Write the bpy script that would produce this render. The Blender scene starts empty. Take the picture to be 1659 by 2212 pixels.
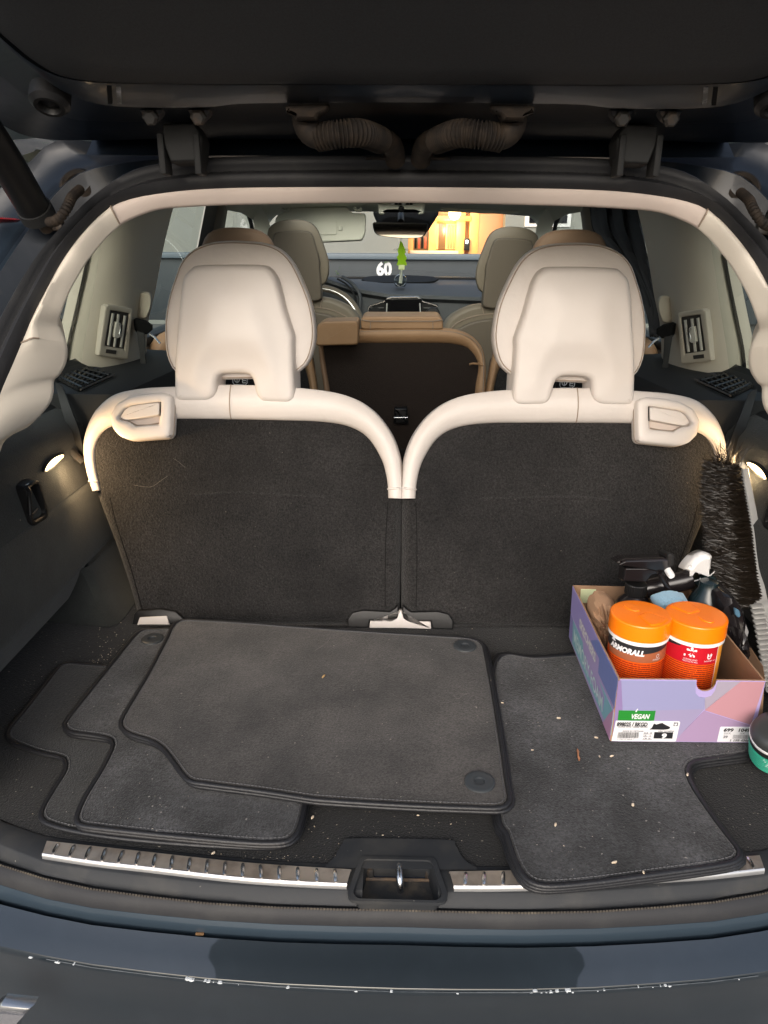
import bpy, bmesh, math, random
from mathutils import Vector, Matrix
R = math.radians
rnd = random.Random(7)
sc = bpy.context.scene
COL = sc.collection
V = Vector

# ------------------------------------------------------------------ camera, sky, sun, exposure
CW, CH, CF = 1659.0, 2212.0, 1600.0
CAM = V((-0.008, 0.0, 1.44))
cd = bpy.data.cameras.new('camera')
cd.sensor_fit = 'VERTICAL'; cd.sensor_height = 36.0
cd.lens = 36.0 * CF / CH
cd.clip_start = 0.02; cd.clip_end = 400
cam = bpy.data.objects.new('camera', cd); COL.objects.link(cam)
CM = Matrix.Rotation(R(1.086), 3, 'Z') @ Matrix.Rotation(R(70), 3, 'X') @ Matrix.Rotation(R(0.333), 3, 'Z')
cam.matrix_world = Matrix.Translation(CAM) @ CM.to_4x4()
sc.camera = cam

world = bpy.data.worlds.new('World'); sc.world = world; world.use_nodes = True
nt = world.node_tree; nt.nodes.clear()
sky = nt.nodes.new('ShaderNodeTexSky'); sky.sky_type = 'NISHITA'; sky.sun_disc = False
sky.sun_elevation = R(30); sky.sun_rotation = R(188); sky.air_density = 1.0; sky.dust_density = 4.0
hs = nt.nodes.new('ShaderNodeHueSaturation'); hs.inputs['Saturation'].default_value = 0.70
bg = nt.nodes.new('ShaderNodeBackground'); bg.inputs['Strength'].default_value = 0.15
wo = nt.nodes.new('ShaderNodeOutputWorld')
nt.links.new(sky.outputs[0], hs.inputs['Color']); nt.links.new(hs.outputs[0], bg.inputs['Color']); nt.links.new(bg.outputs[0], wo.inputs['Surface'])
sl = bpy.data.lights.new('sun', 'SUN'); sl.energy = 0.6; sl.angle = R(50); sl.color = (1.0, 0.98, 0.975)
so = bpy.data.objects.new('sun', sl); COL.objects.link(so)
so.rotation_euler = (R(60), 0, R(-8))       # from behind the camera, low, through thin cloud
sc.view_settings.view_transform = 'Standard'; sc.view_settings.look = 'None'
sc.view_settings.exposure = 0.85; sc.view_settings.gamma = 1
sc.cycles.max_bounces = 12; sc.cycles.diffuse_bounces = 8; sc.cycles.transparent_max_bounces = 12
sc.cycles.caustics_reflective = False; sc.cycles.caustics_refractive = False
sc.cycles.sample_clamp_indirect = 4.0

# ------------------------------------------------------------------ picture measurements -> places in the car
def ray(x, y): return CM @ V(((x - CW/2)/CF, -(y - CH/2)/CF, -1.0))
def aY(x, y, Y): d = ray(x, y); return CAM + d*((Y - CAM.y)/d.y)
def aZ(x, y, Z): d = ray(x, y); return CAM + d*((Z - CAM.z)/d.z)
def aX(x, y, X): d = ray(x, y); return CAM + d*((X - CAM.x)/d.x)
def aP(x, y, pl): d = ray(x, y); return CAM + d*(((pl[0] - CAM).dot(pl[1]))/d.dot(pl[1]))
def lerp(a, b, t): return a + (b - a)*t
def plane_yz(y0, z0, y1, z1):
    """plane through two points of the car's long section, spanning the whole width; normal looks back at the tailgate"""
    d = V((0, y1-y0, z1-z0)).normalized()
    n = V((1, 0, 0)).cross(d)
    if n.y > 0: n = -n
    return (V((0, y0, z0)), n)
def mir(pts): return [V((-p.x, p.y, p.z)) for p in pts]
def spl(pts, n, closed=False):
    """Catmull-Rom through the points, resampled evenly"""
    P = [tuple(float(c) for c in p) for p in pts]; D = len(P[0]); m = len(P)
    out = []
    segs = m if closed else m-1
    for i in range(segs):
        if closed: a, b, c, d = P[(i-1) % m], P[i], P[(i+1) % m], P[(i+2) % m]
        else: a, b, c, d = P[max(i-1, 0)], P[i], P[i+1], P[min(i+2, m-1)]
        for k in range(12):
            t = k/12
            out.append(tuple(0.5*((2*b[j]) + (-a[j]+c[j])*t + (2*a[j]-5*b[j]+4*c[j]-d[j])*t*t + (-a[j]+3*b[j]-3*c[j]+d[j])*t**3) for j in range(D)))
    if not closed: out.append(P[-1])
    return resample(out, n, closed)
def resample(out, n, closed=False):
    L = out + [out[0]] if closed else out
    D = len(L[0])
    acc = [0]
    for i in range(1, len(L)): acc.append(acc[-1] + math.sqrt(sum((L[i][j]-L[i-1][j])**2 for j in range(min(D, 3)))))
    tot = acc[-1]; res = []; k = 0
    cnt = n if closed else n-1
    for i in range(n):
        s = tot*i/cnt
        while k < len(acc)-2 and acc[k+1] < s: k += 1
        dd = acc[k+1]-acc[k]; t = 0 if dd < 1e-12 else (s-acc[k])/dd
        res.append(tuple(L[k][j] + (L[k+1][j]-L[k][j])*t for j in range(D)))
    return res
def rpoly(pts, r, k=4):
    """polygon with rounded corners (2-D pixel or plane coordinates)"""
    out = []; n = len(pts)
    for i in range(n):
        p, a, b = V(pts[i]), V(pts[i-1]), V(pts[(i+1) % n])
        rr = r[i] if isinstance(r, (list, tuple)) else r
        u = (a-p); v = (b-p)
        q = min(rr, u.length*.49, v.length*.49)
        A = p + u.normalized()*q; B = p + v.normalized()*q
        for j in range(k+1):
            t = j/k
            out.append(tuple((1-t)**2*A + 2*t*(1-t)*p + t*t*B))
    return out

# ------------------------------------------------------------------ object helpers
ORG = {}
def finish(name, bm, mat, parent=None, base=None, smooth=38, recalc=True):
    if recalc: bmesh.ops.recalc_face_normals(bm, faces=bm.faces[:])
    o0 = ORG[parent.name] if parent else (V(base) if base is not None else V((0, 0, 0)))
    if o0.length: bmesh.ops.translate(bm, verts=bm.verts[:], vec=-o0)
    me = bpy.data.meshes.new(name); bm.to_mesh(me); bm.free()
    for p in me.polygons: p.use_smooth = True
    if smooth is not None: me.set_sharp_from_angle(angle=R(smooth))
    for m in (mat if isinstance(mat, (list, tuple)) else [mat]): me.materials.append(m)
    o = bpy.data.objects.new(name, me); COL.objects.link(o)
    if any(len(p.vertices) > 8 for p in me.polygons):
        w = o.modifiers.new('weighted', 'WEIGHTED_NORMAL'); w.keep_sharp = True; w.weight = 100
    if parent: o.parent = parent
    else: o.location = o0
    ORG[o.name] = o0
    return o
def thing(name, label, cat, base=(0, 0, 0), group=None):
    o = bpy.data.objects.new(name, None); o.empty_display_size = .1; COL.objects.link(o); o.location = base
    o['label'] = label; o['category'] = cat
    if group: o['group'] = group
    ORG[o.name] = V(base)
    return o
def hub(name, parent, label=None):
    o = bpy.data.objects.new(name, None); o.empty_display_size = .1; COL.objects.link(o); o.parent = parent
    if label: o['label'] = label
    ORG[o.name] = ORG[parent.name]
    return o
def tag(o, label, cat, group=None):
    o['label'] = label; o['category'] = cat
    if group: o['group'] = group
    return o
def mirror(o, parent=None, name=None, label=None, dz=0.0, rec=True):
    """the twin of a car part on the other side of the car's middle plane"""
    if o.data is None: c = bpy.data.objects.new(name or o.name.split('.')[0], None)
    else:
        key = o.data.name + '_m%g' % dz
        me = o.data.copy(); me.name = key
        for v in me.vertices: v.co.x = -v.co.x; v.co.z += dz
        me.flip_normals()
        c = bpy.data.objects.new(name or o.name.split('.')[0], me)
    COL.objects.link(c); c.parent = parent or o.parent
    ORG[c.name] = ORG[c.parent.name]
    if label: c['label'] = label
    for k in ('kind',):
        if k in o: c[k] = o[k]
    if 'weighted' in o.modifiers:
        w = c.modifiers.new('weighted', 'WEIGHTED_NORMAL'); w.keep_sharp = True; w.weight = 100
    if rec:
        for ch in list(o.children): mirror(ch, c, dz=dz)
    return c

def loft_bm(rows, cu=False, cv=False, bm=None, mi=0, cap=False):
    bm = bm or bmesh.new()
    vs = [[bm.verts.new(p) for p in r] for r in rows]
    nr, nc = len(rows), len(rows[0])
    for i in range(nr if cv else nr-1):
        for j in range(nc if cu else nc-1):
            a, b, c, d = vs[i][j], vs[i][(j+1) % nc], vs[(i+1) % nr][(j+1) % nc], vs[(i+1) % nr][j]
            try: f = bm.faces.new((a, b, c, d)); f.material_index = mi
            except ValueError: pass
    if cap:
        for r in (vs[0], vs[-1]):
            try: f = bm.faces.new(r); f.material_index = mi
            except ValueError: pass
    return bm
def frame_of(n):
    n = n.normalized(); u = V((1, 0, 0)) - n*n.x
    if u.length < 1e-3: u = V((0, 1, 0)) - n*n.y
    u.normalize(); return u, n.cross(u)
def puff_bm(outline, n, prof, back=.01, bm=None, mi=0, mode='inset', tilt=None):
    """plate with a shaped front: prof is a list of (inset or scale, height along n)"""
    bm = bm or bmesh.new(); n = n.normalized()
    u, v = frame_of(n); c0 = sum(outline, V())/len(outline)
    q = [((p-c0).dot(u), (p-c0).dot(v), (p-c0).dot(n)) for p in outline]
    N = len(q)
    area = sum(q[i][0]*q[(i+1) % N][1]-q[(i+1) % N][0]*q[i][1] for i in range(N))
    sg = 1 if area > 0 else -1
    nrm = []
    for i in range(N):
        e1 = V((q[i][0]-q[i-1][0], q[i][1]-q[i-1][1])); e2 = V((q[(i+1) % N][0]-q[i][0], q[(i+1) % N][1]-q[i][1]))
        if e1.length < 1e-9: e1 = e2
        if e2.length < 1e-9: e2 = e1
        e1.normalize(); e2.normalize()
        m = V((-(e1.y+e2.y), e1.x+e2.x))*sg
        if m.length < 1e-6: m = V((-e1.y, e1.x))*sg
        m.normalize(); k = max(.5, m.dot(V((-e1.y, e1.x))*sg))
        nrm.append(m/k)
    def ring(s, h):
        r = []
        for i in range(N):
            x, y, z = q[i]
            if mode == 'inset': x += nrm[i].x*s; y += nrm[i].y*s
            else: x *= s; y *= s
            r.append(c0 + u*x + v*y + n*(z+h))
        return r
    rows = [ring(prof[0][0], -back)] + [ring(s, h) for s, h in prof]
    return loft_bm(rows, cu=True, bm=bm, mi=mi, cap=True)
from mathutils.geometry import delaunay_2d_cdt
def pad_top(name, outline, n, prof, back, step, hfun, m, parent, base=None, smooth=80):
    """plate whose flat top is tessellated inside so that it can swell: hfun(point, distance from the rim) -> height"""
    n = n.normalized(); bm = puff_bm(outline, n, prof, back); N = len(outline)
    bm.verts.ensure_lookup_table(); ring = [bm.verts[len(prof)*N+i] for i in range(N)]
    for f in list(bm.faces):
        if len(f.verts) == N and all(v in ring for v in f.verts[:3]): bm.faces.remove(f)
    u, v = frame_of(n); c0 = sum((r.co for r in ring), V())/N
    P = [V(((r.co-c0).dot(u), (r.co-c0).dot(v))) for r in ring]
    def rim(p):
        d = 1e9
        for i in range(N):
            a, b = P[i], P[(i+1) % N]; ab = b-a; t = max(0, min(1, (p-a).dot(ab)/max(1e-12, ab.length_squared))); d = min(d, (p-a-ab*t).length)
        return d
    def inside(p):
        k = False
        for i in range(N):
            a, b = P[i], P[(i+1) % N]
            if (a.y > p.y) != (b.y > p.y) and p.x < (b.x-a.x)*(p.y-a.y)/(b.y-a.y)+a.x: k = not k
        return k
    xs = [p.x for p in P]; ys = [p.y for p in P]; I = []; D = []
    y = min(ys)+step*.5; row = 0
    while y < max(ys):
        x = min(xs) + step*(.5 if row % 2 else 1)
        while x < max(xs):
            p = V((x, y))
            if inside(p):
                d = rim(p)
                if d > step*.55: I.append(p); D.append(d)
            x += step
        y += step*.87; row += 1
    vo, eo, fo, vorig, _, _ = delaunay_2d_cdt(P+I, [(i, (i+1) % N) for i in range(N)], [], 1, 1e-7)
    mp = []
    for k, q in enumerate(vo):
        o = vorig[k][0] if vorig[k] else -1
        if 0 <= o < N: mp.append(ring[o])
        else:
            w = c0 + u*q.x + v*q.y; mp.append(bm.verts.new(w + n*hfun(w, D[o-N] if o >= N else 0)))
    for f in fo:
        try: bm.faces.new([mp[i] for i in f])
        except ValueError: pass
    return finish(name, bm, m, parent, base, smooth)
def sstep(d, D): t = max(0, min(1, d/D)); return t*t*(3-2*t)
from mathutils import noise as mnoise
def plate(name, outline, n, mat, parent, h=.004, back=.006, r=.002, smooth=38, base=None):
    prof = [(0, h-r), (r*.3, h-r*.3), (r, h)] if r > 0 else [(0, h)]
    return finish(name, puff_bm(outline, n, prof, back), mat, parent, base, smooth)
def ring_bm(outer, inner, n, h, back, bm=None, mi=0, bev=.25):
    n = n.normalized(); N = len(outer)
    f = lambda a, t, hh: [lerp(outer[i], inner[i], t) + n*hh for i in range(N)]
    rows = [f(0, 0, -back), f(0, 0, h*.5), f(0, bev*.4, h*.9), f(0, bev, h), f(0, 1-bev, h), f(0, 1-bev*.4, h*.9), f(0, 1, h*.5), f(0, 1, -back)]
    return loft_bm(rows, cu=True, cv=False, bm=bm, mi=mi)
def tube_bm(path, r, seg=8, bm=None, mi=0, flat=1.0, up=None, cap=True):
    path = [V(p) for p in path]; n = len(path)
    rr = r if isinstance(r, (list, tuple)) else [r]*n
    T = []
    for i in range(n):
        t = path[min(i+1, n-1)] - path[max(i-1, 0)]
        T.append(t.normalized() if t.length > 1e-9 else V((0, 0, 1)))
    a = up.copy() if up else (V((0, 0, 1)) if abs(T[0].z) < .9 else V((1, 0, 0)))
    rows = []
    for i in range(n):
        a = (up - T[i]*up.dot(T[i])) if up else (a - T[i]*a.dot(T[i]))
        if a.length < 1e-6: a = V((1, 0, 0))
        a = a.normalized(); b = T[i].cross(a)
        rows.append([path[i] + (a*math.cos(2*math.pi*k/seg)*flat + b*math.sin(2*math.pi*k/seg))*rr[i] for k in range(seg)])
    return loft_bm(rows, cu=True, bm=bm, mi=mi, cap=cap)
def tube(name, path, r, mat, parent, seg=8, flat=1.0, up=None, base=None):
    return finish(name, tube_bm(path, r, seg, flat=flat, up=up), mat, parent, base, 60)
def box_bm(c, s, rot=None, bev=0.0, bm=None, mi=0):
    bm = bm or bmesh.new()
    t = bmesh.new(); bmesh.ops.create_cube(t, size=1)
    bmesh.ops.scale(t, vec=V(s), verts=t.verts[:])
    if bev > 0: bmesh.ops.bevel(t, geom=t.edges[:], offset=bev, segments=2, profile=.5, affect='EDGES')
    M = Matrix.Translation(V(c)) @ (rot.to_4x4() if rot is not None else Matrix.Identity(4))
    bmesh.ops.transform(t, matrix=M, verts=t.verts[:])
    vm = {v: bm.verts.new(v.co) for v in t.verts}
    for f in t.faces:
        g = bm.faces.new([vm[v] for v in f.verts]); g.material_index = mi
    t.free(); return bm
def box(name, c, s, mat, parent, rot=None, bev=.002, base=None):
    return finish(name, box_bm(c, s, rot, bev), mat, parent, base)
def lathe_bm(prof, M, seg=40, bm=None, mi=0, cap=True):
    rows = [[M @ V((r*math.cos(2*math.pi*k/seg), r*math.sin(2*math.pi*k/seg), z)) for k in range(seg)] for r, z in prof]
    return loft_bm(rows, cu=True, bm=bm, mi=mi, cap=cap)
def axis_matrix(o, d, x=None):
    z = V(d).normalized(); x = V(x) if x is not None else (V((1, 0, 0)) if abs(z.x) < .9 else V((0, 1, 0)))
    x = (x - z*x.dot(z)).normalized(); y = z.cross(x)
    return Matrix.Translation(V(o)) @ Matrix((x, y, z)).transposed().to_4x4()
def text(name, s, o, ux, uy, size, mat, parent, bold=0.0, xs=1.0, spacing=1.0, align='LEFT', shear=0.0):
    """flat lettering: o lower left corner, ux reading direction, uy up direction"""
    cu = bpy.data.curves.new(name, 'FONT'); cu.body = s; cu.size = size; cu.offset = bold; cu.space_character = spacing
    cu.align_x = align; cu.shear = shear; cu.resolution_u = 3
    t = bpy.data.objects.new(name, cu); COL.objects.link(t)
    bpy.context.view_layer.update()
    me = bpy.data.meshes.new_from_object(t.evaluated_get(bpy.context.evaluated_depsgraph_get()))
    bpy.data.objects.remove(t); bpy.data.curves.remove(cu)
    ux = V(ux).normalized(); uy = (V(uy) - ux*V(uy).dot(ux)).normalized()
    M = Matrix((ux*xs, uy, ux.cross(uy))).transposed()
    o0 = ORG[parent.name] if parent else V((0, 0, 0))
    for v in me.vertices: v.co = M @ v.co + V(o) - o0
    me.materials.clear(); me.materials.append(mat)
    ob = bpy.data.objects.new(name, me); COL.objects.link(ob)
    if parent: ob.parent = parent
    ORG[ob.name] = o0
    return ob

# ------------------------------------------------------------------ materials
def mat(name, col, rough=.5, metal=0.0, spec=.5, bump=None, var=None, coat=0.0, sheen=0.0, emit=None, alpha=None, speck=None, trans=0.0, fine=None):
    m = bpy.data.materials.new(name); m.use_nodes = True
    t = m.node_tree; b = t.nodes['Principled BSDF']
    b.inputs['Base Color'].default_value = (*col, 1); b.inputs['Roughness'].default_value = rough
    b.inputs['Metallic'].default_value = metal; b.inputs['Specular IOR Level'].default_value = spec
    b.inputs['Coat Weight'].default_value = coat; b.inputs['Coat Roughness'].default_value = .08
    b.inputs['Sheen Weight'].default_value = sheen; b.inputs['Transmission Weight'].default_value = trans
    tc = t.nodes.new('ShaderNodeTexCoord')
    cur = None
    def noise(scale, detail=4, rough_=.6):
        n = t.nodes.new('ShaderNodeTexNoise'); n.inputs['Scale'].default_value = scale; n.inputs['Detail'].default_value = detail
        n.inputs['Roughness'].default_value = rough_
        t.links.new(tc.outputs['Object'], n.inputs['Vector']); return n
    def ramp(src, a, b_, ca, cb):
        r = t.nodes.new('ShaderNodeValToRGB'); r.color_ramp.elements[0].position = a; r.color_ramp.elements[1].position = b_
        r.color_ramp.elements[0].color = (*ca, 1); r.color_ramp.elements[1].color = (*cb, 1)
        t.links.new(src, r.inputs[0]); return r
    if var:            # (scale, colour2, lo, hi) broad wear and soiling
        r = ramp(noise(var[0]).outputs[0], var[2], var[3], col, var[1]); cur = r.outputs[0]
    if fine:           # (scale, multiplier spread) pile or grain
        r = ramp(noise(fine[0], 2, .7).outputs[0], .3, .7, (1-fine[1],)*3, (1+fine[1],)*3)
        mx = t.nodes.new('ShaderNodeMix'); mx.data_type = 'RGBA'; mx.blend_type = 'MULTIPLY'; mx.inputs[0].default_value = 1
        if cur: t.links.new(cur, mx.inputs[6])
        else: mx.inputs[6].default_value = (*col, 1)
        t.links.new(r.outputs[0], mx.inputs[7]); cur = mx.outputs[2]
    if speck:          # (scale, threshold, colour) lint and dust
        r = ramp(noise(speck[0], 1, .5).outputs[0], speck[1], speck[1]+.03, (0, 0, 0), (1, 1, 1))
        mx = t.nodes.new('ShaderNodeMix'); mx.data_type = 'RGBA'
        t.links.new(r.outputs[0], mx.inputs[0])
        if cur: t.links.new(cur, mx.inputs[6])
        else: mx.inputs[6].default_value = (*col, 1)
        mx.inputs[7].default_value = (*speck[2], 1); cur = mx.outputs[2]
    if cur: t.links.new(cur, b.inputs['Base Color'])
    if bump:           # list of (scale, distance)
        prev = None
        for s, d in bump:
            bn = t.nodes.new('ShaderNodeBump'); bn.inputs['Distance'].default_value = d; bn.inputs['Strength'].default_value = 1
            t.links.new(noise(s, 3).outputs[0], bn.inputs['Height'])
            if prev: t.links.new(prev.outputs[0], bn.inputs['Normal'])
            prev = bn
        t.links.new(prev.outputs[0], b.inputs['Normal'])
    if emit:
        b.inputs['Emission Color'].default_value = (*emit[0], 1); b.inputs['Emission Strength'].default_value = emit[1]
    return m
def glass(name, tint, refl=.04, rough=0.0):
    m = bpy.data.materials.new(name); m.use_nodes = True; t = m.node_tree
    for n in list(t.nodes):
        if n.type != 'OUTPUT_MATERIAL': t.nodes.remove(n)
    out = [n for n in t.nodes if n.type == 'OUTPUT_MATERIAL'][0]
    tr = t.nodes.new('ShaderNodeBsdfTransparent'); tr.inputs[0].default_value = (*tint, 1)
    gl = t.nodes.new('ShaderNodeBsdfGlossy'); gl.inputs['Roughness'].default_value = rough
    lw = t.nodes.new('ShaderNodeLayerWeight'); lw.inputs[0].default_value = .5
    pw = t.nodes.new('ShaderNodeMath'); pw.operation = 'POWER'; pw.inputs[1].default_value = 5; t.links.new(lw.outputs['Facing'], pw.inputs[0])
    fr = t.nodes.new('ShaderNodeMath'); fr.operation = 'MULTIPLY_ADD'; fr.inputs[1].default_value = .7; fr.inputs[2].default_value = refl; t.links.new(pw.outputs[0], fr.inputs[0])
    mx = t.nodes.new('ShaderNodeMixShader')
    t.links.new(fr.outputs[0], mx.inputs[0]); t.links.new(tr.outputs[0], mx.inputs[1]); t.links.new(gl.outputs[0], mx.inputs[2]); t.links.new(mx.outputs[0], out.inputs[0])
    return m
M = {}
M['carpet'] = mat('carpet', (.0110, .0107, .0110), .95, spec=.15, sheen=.12, bump=[(260, .0035), (900, .001)], var=(5, (.025, .0238, .0238), .36, .68), fine=(300, .6), speck=(260, .80, (.16, .14, .12)))
M['carpet_dark'] = mat('carpet_dark', (.009, .0085, .0085), .95, spec=.1)
M['floor_carpet'] = mat('floor_carpet', (.0075, .0078, .0083), .95, spec=.15, sheen=.15, bump=[(420, .0018)], fine=(650, .5), speck=(230, .735, (.2, .18, .15)))
M['mat_brown'] = mat('mat_brown', (.027, .0255, .0250), .95, spec=.1, sheen=.2, bump=[(500, .0012)], var=(8, (.062, .057, .054), .38, .66), fine=(380, .45), speck=(200, .78, (.22, .2, .17)))
M['mat_grey'] = mat('mat_grey', (.017, .0175, .0185), .95, spec=.1, sheen=.2, bump=[(430, .0018)], var=(10, (.058, .058, .061), .36, .64), fine=(300, .6), speck=(190, .75, (.24, .22, .2)))
M['mat_dark'] = mat('mat_dark', (.019, .020, .0205), .95, spec=.1, sheen=.2, bump=[(430, .0016)], var=(9, (.032, .032, .032), .42, .72), fine=(330, .5), speck=(190, .755, (.24, .22, .2)))
M['wall_felt'] = mat('wall_felt', (.025, .0275, .0270), .95, spec=.1, sheen=.15, bump=[(500, .0010)], var=(7, (.038, .042, .040), .42, .7), fine=(600, .25), speck=(160, .80, (.2, .18, .15)))
M['binding'] = mat('binding', (.013, .0135, .016), .45, spec=.45, bump=[(300, .0006)])
M['thread'] = mat('thread', (.075, .075, .08), .8)
M['cream'] = mat('cream', (.585, .54, .507), .48, spec=.4, bump=[(700, .00016), (28, .0012), (9, .003)], var=(6, (.545, .50, .463), .4, .75))
M['cream_hard'] = mat('cream_hard', (.60, .555, .522), .42, spec=.4, bump=[(1400, .00010)], var=(9, (.575, .53, .495), .45, .75))
M['trim'] = mat('trim', (.54, .46, .41), .62, spec=.25, bump=[(1200, .00015)])
M['quarter'] = mat('quarter_trim_cream', (.60, .55, .475), .6, spec=.25, bump=[(1200, .00015)])
M['headliner'] = mat('headliner', (.66, .66, .58), .9, spec=.1, bump=[(900, .0003)])
M['pillar_trim'] = mat('pillar_trim', (.42, .375, .30), .6, spec=.3, bump=[(1200, .00015)])
M['seam'] = mat('seam', (.28, .22, .17), .7)
M['tan'] = mat('tan', (.36, .215, .115), .5, spec=.35, bump=[(700, .0002)], var=(8, (.30, .175, .09), .4, .7))
M['tan_dark'] = mat('tan_dark', (.20, .12, .07), .55, spec=.3, bump=[(700, .0002)])
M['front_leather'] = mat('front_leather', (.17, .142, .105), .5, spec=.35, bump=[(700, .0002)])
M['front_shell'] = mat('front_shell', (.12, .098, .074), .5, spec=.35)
M['black'] = mat('black_plastic', (.009, .009, .0095), .42, spec=.3, bump=[(1500, .0001)])
M['soft_black'] = mat('soft_black_plastic', (.017, .0175, .018), .65, spec=.22, bump=[(1600, .00015)])
M['sill'] = mat('sill_plastic', (.023, .025, .028), .6, spec=.28, bump=[(1400, .00015)], var=(14, (.046, .045, .043), .5, .75), speck=(170, .78, (.2, .19, .17)))
M['rubber'] = mat('rubber', (.021, .0215, .024), .6, spec=.3, bump=[(500, .0002)], var=(20, (.036, .036, .036), .5, .8))
M['dirty_rubber'] = mat('dirty_rubber', (.05, .043, .036), .75, spec=.2, bump=[(260, .0006)], var=(40, (.10, .085, .065), .45, .7))
M['void'] = mat('black_and_shade', (.006, .006, .006), .9, spec=.1)
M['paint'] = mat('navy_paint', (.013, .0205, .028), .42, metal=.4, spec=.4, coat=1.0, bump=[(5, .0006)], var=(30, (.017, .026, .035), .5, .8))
_p = M['paint'].node_tree.nodes['Principled BSDF']; _p.inputs['Coat Roughness'].default_value = .03; _p.inputs['Coat IOR'].default_value = 1.75
M['lip_paint_lit'] = mat('navy_paint_lit', (.050, .076, .105), .5, metal=.5, spec=.4, coat=.4)  # navy paint lightened for the lip, sky reflection put into the colour
M['gate_paint'] = mat('gate_paint', (.010, .012, .016), .32, spec=.5, coat=.1, bump=[(14, .0008)], var=(25, (.020, .021, .022), .6, .85))
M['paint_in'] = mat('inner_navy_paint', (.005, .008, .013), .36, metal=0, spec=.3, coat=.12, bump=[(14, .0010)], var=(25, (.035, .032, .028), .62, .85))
M['chip'] = mat('bare_primer', (.55, .58, .60), .6)
M['rust'] = mat('rusty_grime', (.22, .12, .05), .85)
M['gate_trim'] = mat('tailgate_trim', (.030, .0315, .034), .7, spec=.25, bump=[(1100, .0003)], fine=(500, .15))
M['chrome'] = mat('polished_steel', (.80, .70, .60), .36, metal=.9, bump=[(22, .0006)], var=(26, (.48, .40, .33), .45, .7))  # steel tinted and mottled brown, warm reflections put into its colour
M['steel'] = mat('bright_steel', (.72, .72, .72), .25, metal=1.0)
M['zinc'] = mat('zinc', (.05, .048, .046), .5, metal=.5, var=(60, (.10, .07, .05), .5, .7))
M['dash'] = mat('dash_plastic', (.085, .092, .10), .6, spec=.3, bump=[(800, .0002)])
M['screen'] = mat('screen_glass', (.006, .006, .007), .12, spec=.5)
M['vent_dark'] = mat('vent_cavity', (.03, .026, .022), .6)
M['glass_clear'] = glass('clear_glass', (.93, .96, .94))
M['glass_tint'] = glass('tinted_glass', (.66, .74, .72))
M['glass_mid'] = glass('door_glass', (.78, .86, .84))
M['mirror'] = mat('mirror_glass', (.75, .78, .76), .03, metal=1.0)
M['bristle'] = mat('bristle', (.016, .011, .007), .32, spec=.55)
M['grey_plastic'] = mat('grey_plastic', (.46, .46, .45), .45, spec=.4, bump=[(60, .0003)])
M['orange'] = mat('orange_plastic', (1.0, .215, .003), .30, spec=.45, bump=[(12, .0004)])
M['white_plastic'] = mat('white_plastic', (.80, .80, .80), .35, spec=.4)
M['white'] = mat('white_print', (.72, .72, .74), .6)
M['ink'] = mat('black_print', (.015, .015, .018), .5)
M['grey_ink'] = mat('grey_print', (.20, .20, .22), .6)
M['crumb'] = mat('crumb', (.72, .62, .50), .8, var=(300, (.5, .4, .28), .4, .6))
M['hair'] = mat('hair', (.16, .15, .135), .6)

# ------------------------------------------------------------------ the setting outside
FLOOR = 0.80
m_asph = mat('paving', (.13, .13, .127), .9, bump=[(200, .002)], var=(2, (.165, .16, .155), .4, .7))
m_wall = mat('render_wall', (.24, .245, .225), .9, bump=[(40, .004)], var=(.8, (.215, .22, .205), .4, .7))
m_orange = mat('varnished_wood', (.58, .28, .08), .4, var=(7, (.62, .33, .11), .3, .7))
m_orange2 = mat('orange_panel', (.46, .20, .08), .5, var=(5, (.42, .19, .08), .3, .7))
m_board = mat('grey_board', (.026, .034, .042), .6, var=(8, (.032, .04, .048), .4, .7))
g = finish('ground', loft_bm([[V((-60, -40, 0)), V((60, -40, 0))], [V((-60, 80, 0)), V((60, 80, 0))]]), m_asph)
g['kind'] = 'structure'

BY = 14.0
b0 = V((1.5, BY, 0))
bld = thing('building', 'pale rendered building beyond the windscreen with a glowing wooden entrance', 'building', b0)
dxl, dxr = aY(882, 500, BY).x, aY(1090, 500, BY).x
zt = 3.2
bmw = box_bm(((dxl-5.6)/2, BY+.3, 3), (dxl+5.6, .6, 6))
box_bm(((dxr+16)/2, BY+.3, 3), (16-dxr, .6, 6), bm=bmw)
box_bm(((dxl+dxr)/2, BY+.3, (zt+6)/2), (dxr-dxl, .6, 6-zt), bm=bmw)
finish('wall', bmw, m_wall, bld)
box('drainpipe', (aY(634, 500, BY).x, BY-.06, 3), (.09, .09, 6), mat('grey_pipe', (.33, .38, .36), .5), bld)
wx = aY(1140, 470, BY)
wn = box('window', (wx.x+.35, BY-.01, wx.z+.1), (.8, .06, .5), M['white_plastic'], bld)
box('pane', (wx.x+.35, BY-.05, wx.z+.1), (.66, .02, .38), M['screen'], wn)
ent = hub('entrance', bld)
def bx2(nm, x0, y0, x1, y1, Yd, th, m, par):
    a, b = aY(x0, y0, Yd), aY(x1, y1, Yd)
    return box(nm, ((a.x+b.x)/2, Yd+th/2, (a.z+b.z)/2), (abs(b.x-a.x), th, abs(a.z-b.z)), m, par, bev=.006)
YE = BY+.35
box('back_panel', ((dxl+dxr)/2, BY+.55, zt/2), (dxr-dxl-.004, .06, zt-.004), m_orange, ent)
m_glow = mat('lit_glass', (.55, .30, .08), .3, emit=((1.0, .62, .22), .8))
m_hall = mat('hall_glass', (.10, .06, .03), .25, emit=((1.0, .42, .1), .12))
bx2('door_pane', 886, 500, 927, 541, YE, .03, m_hall, ent)
bx2('door_pane', 943, 483, 988, 539, YE, .03, m_glow, ent)
bx2('door_pane', 948, 483, 962, 539, YE-.03, .02, m_hall, ent)
for x in (882, 930, 990, 1019): bx2('door_post', x-2, 430, x+9, 640, YE-.06, .07, m_orange, ent)
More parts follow.
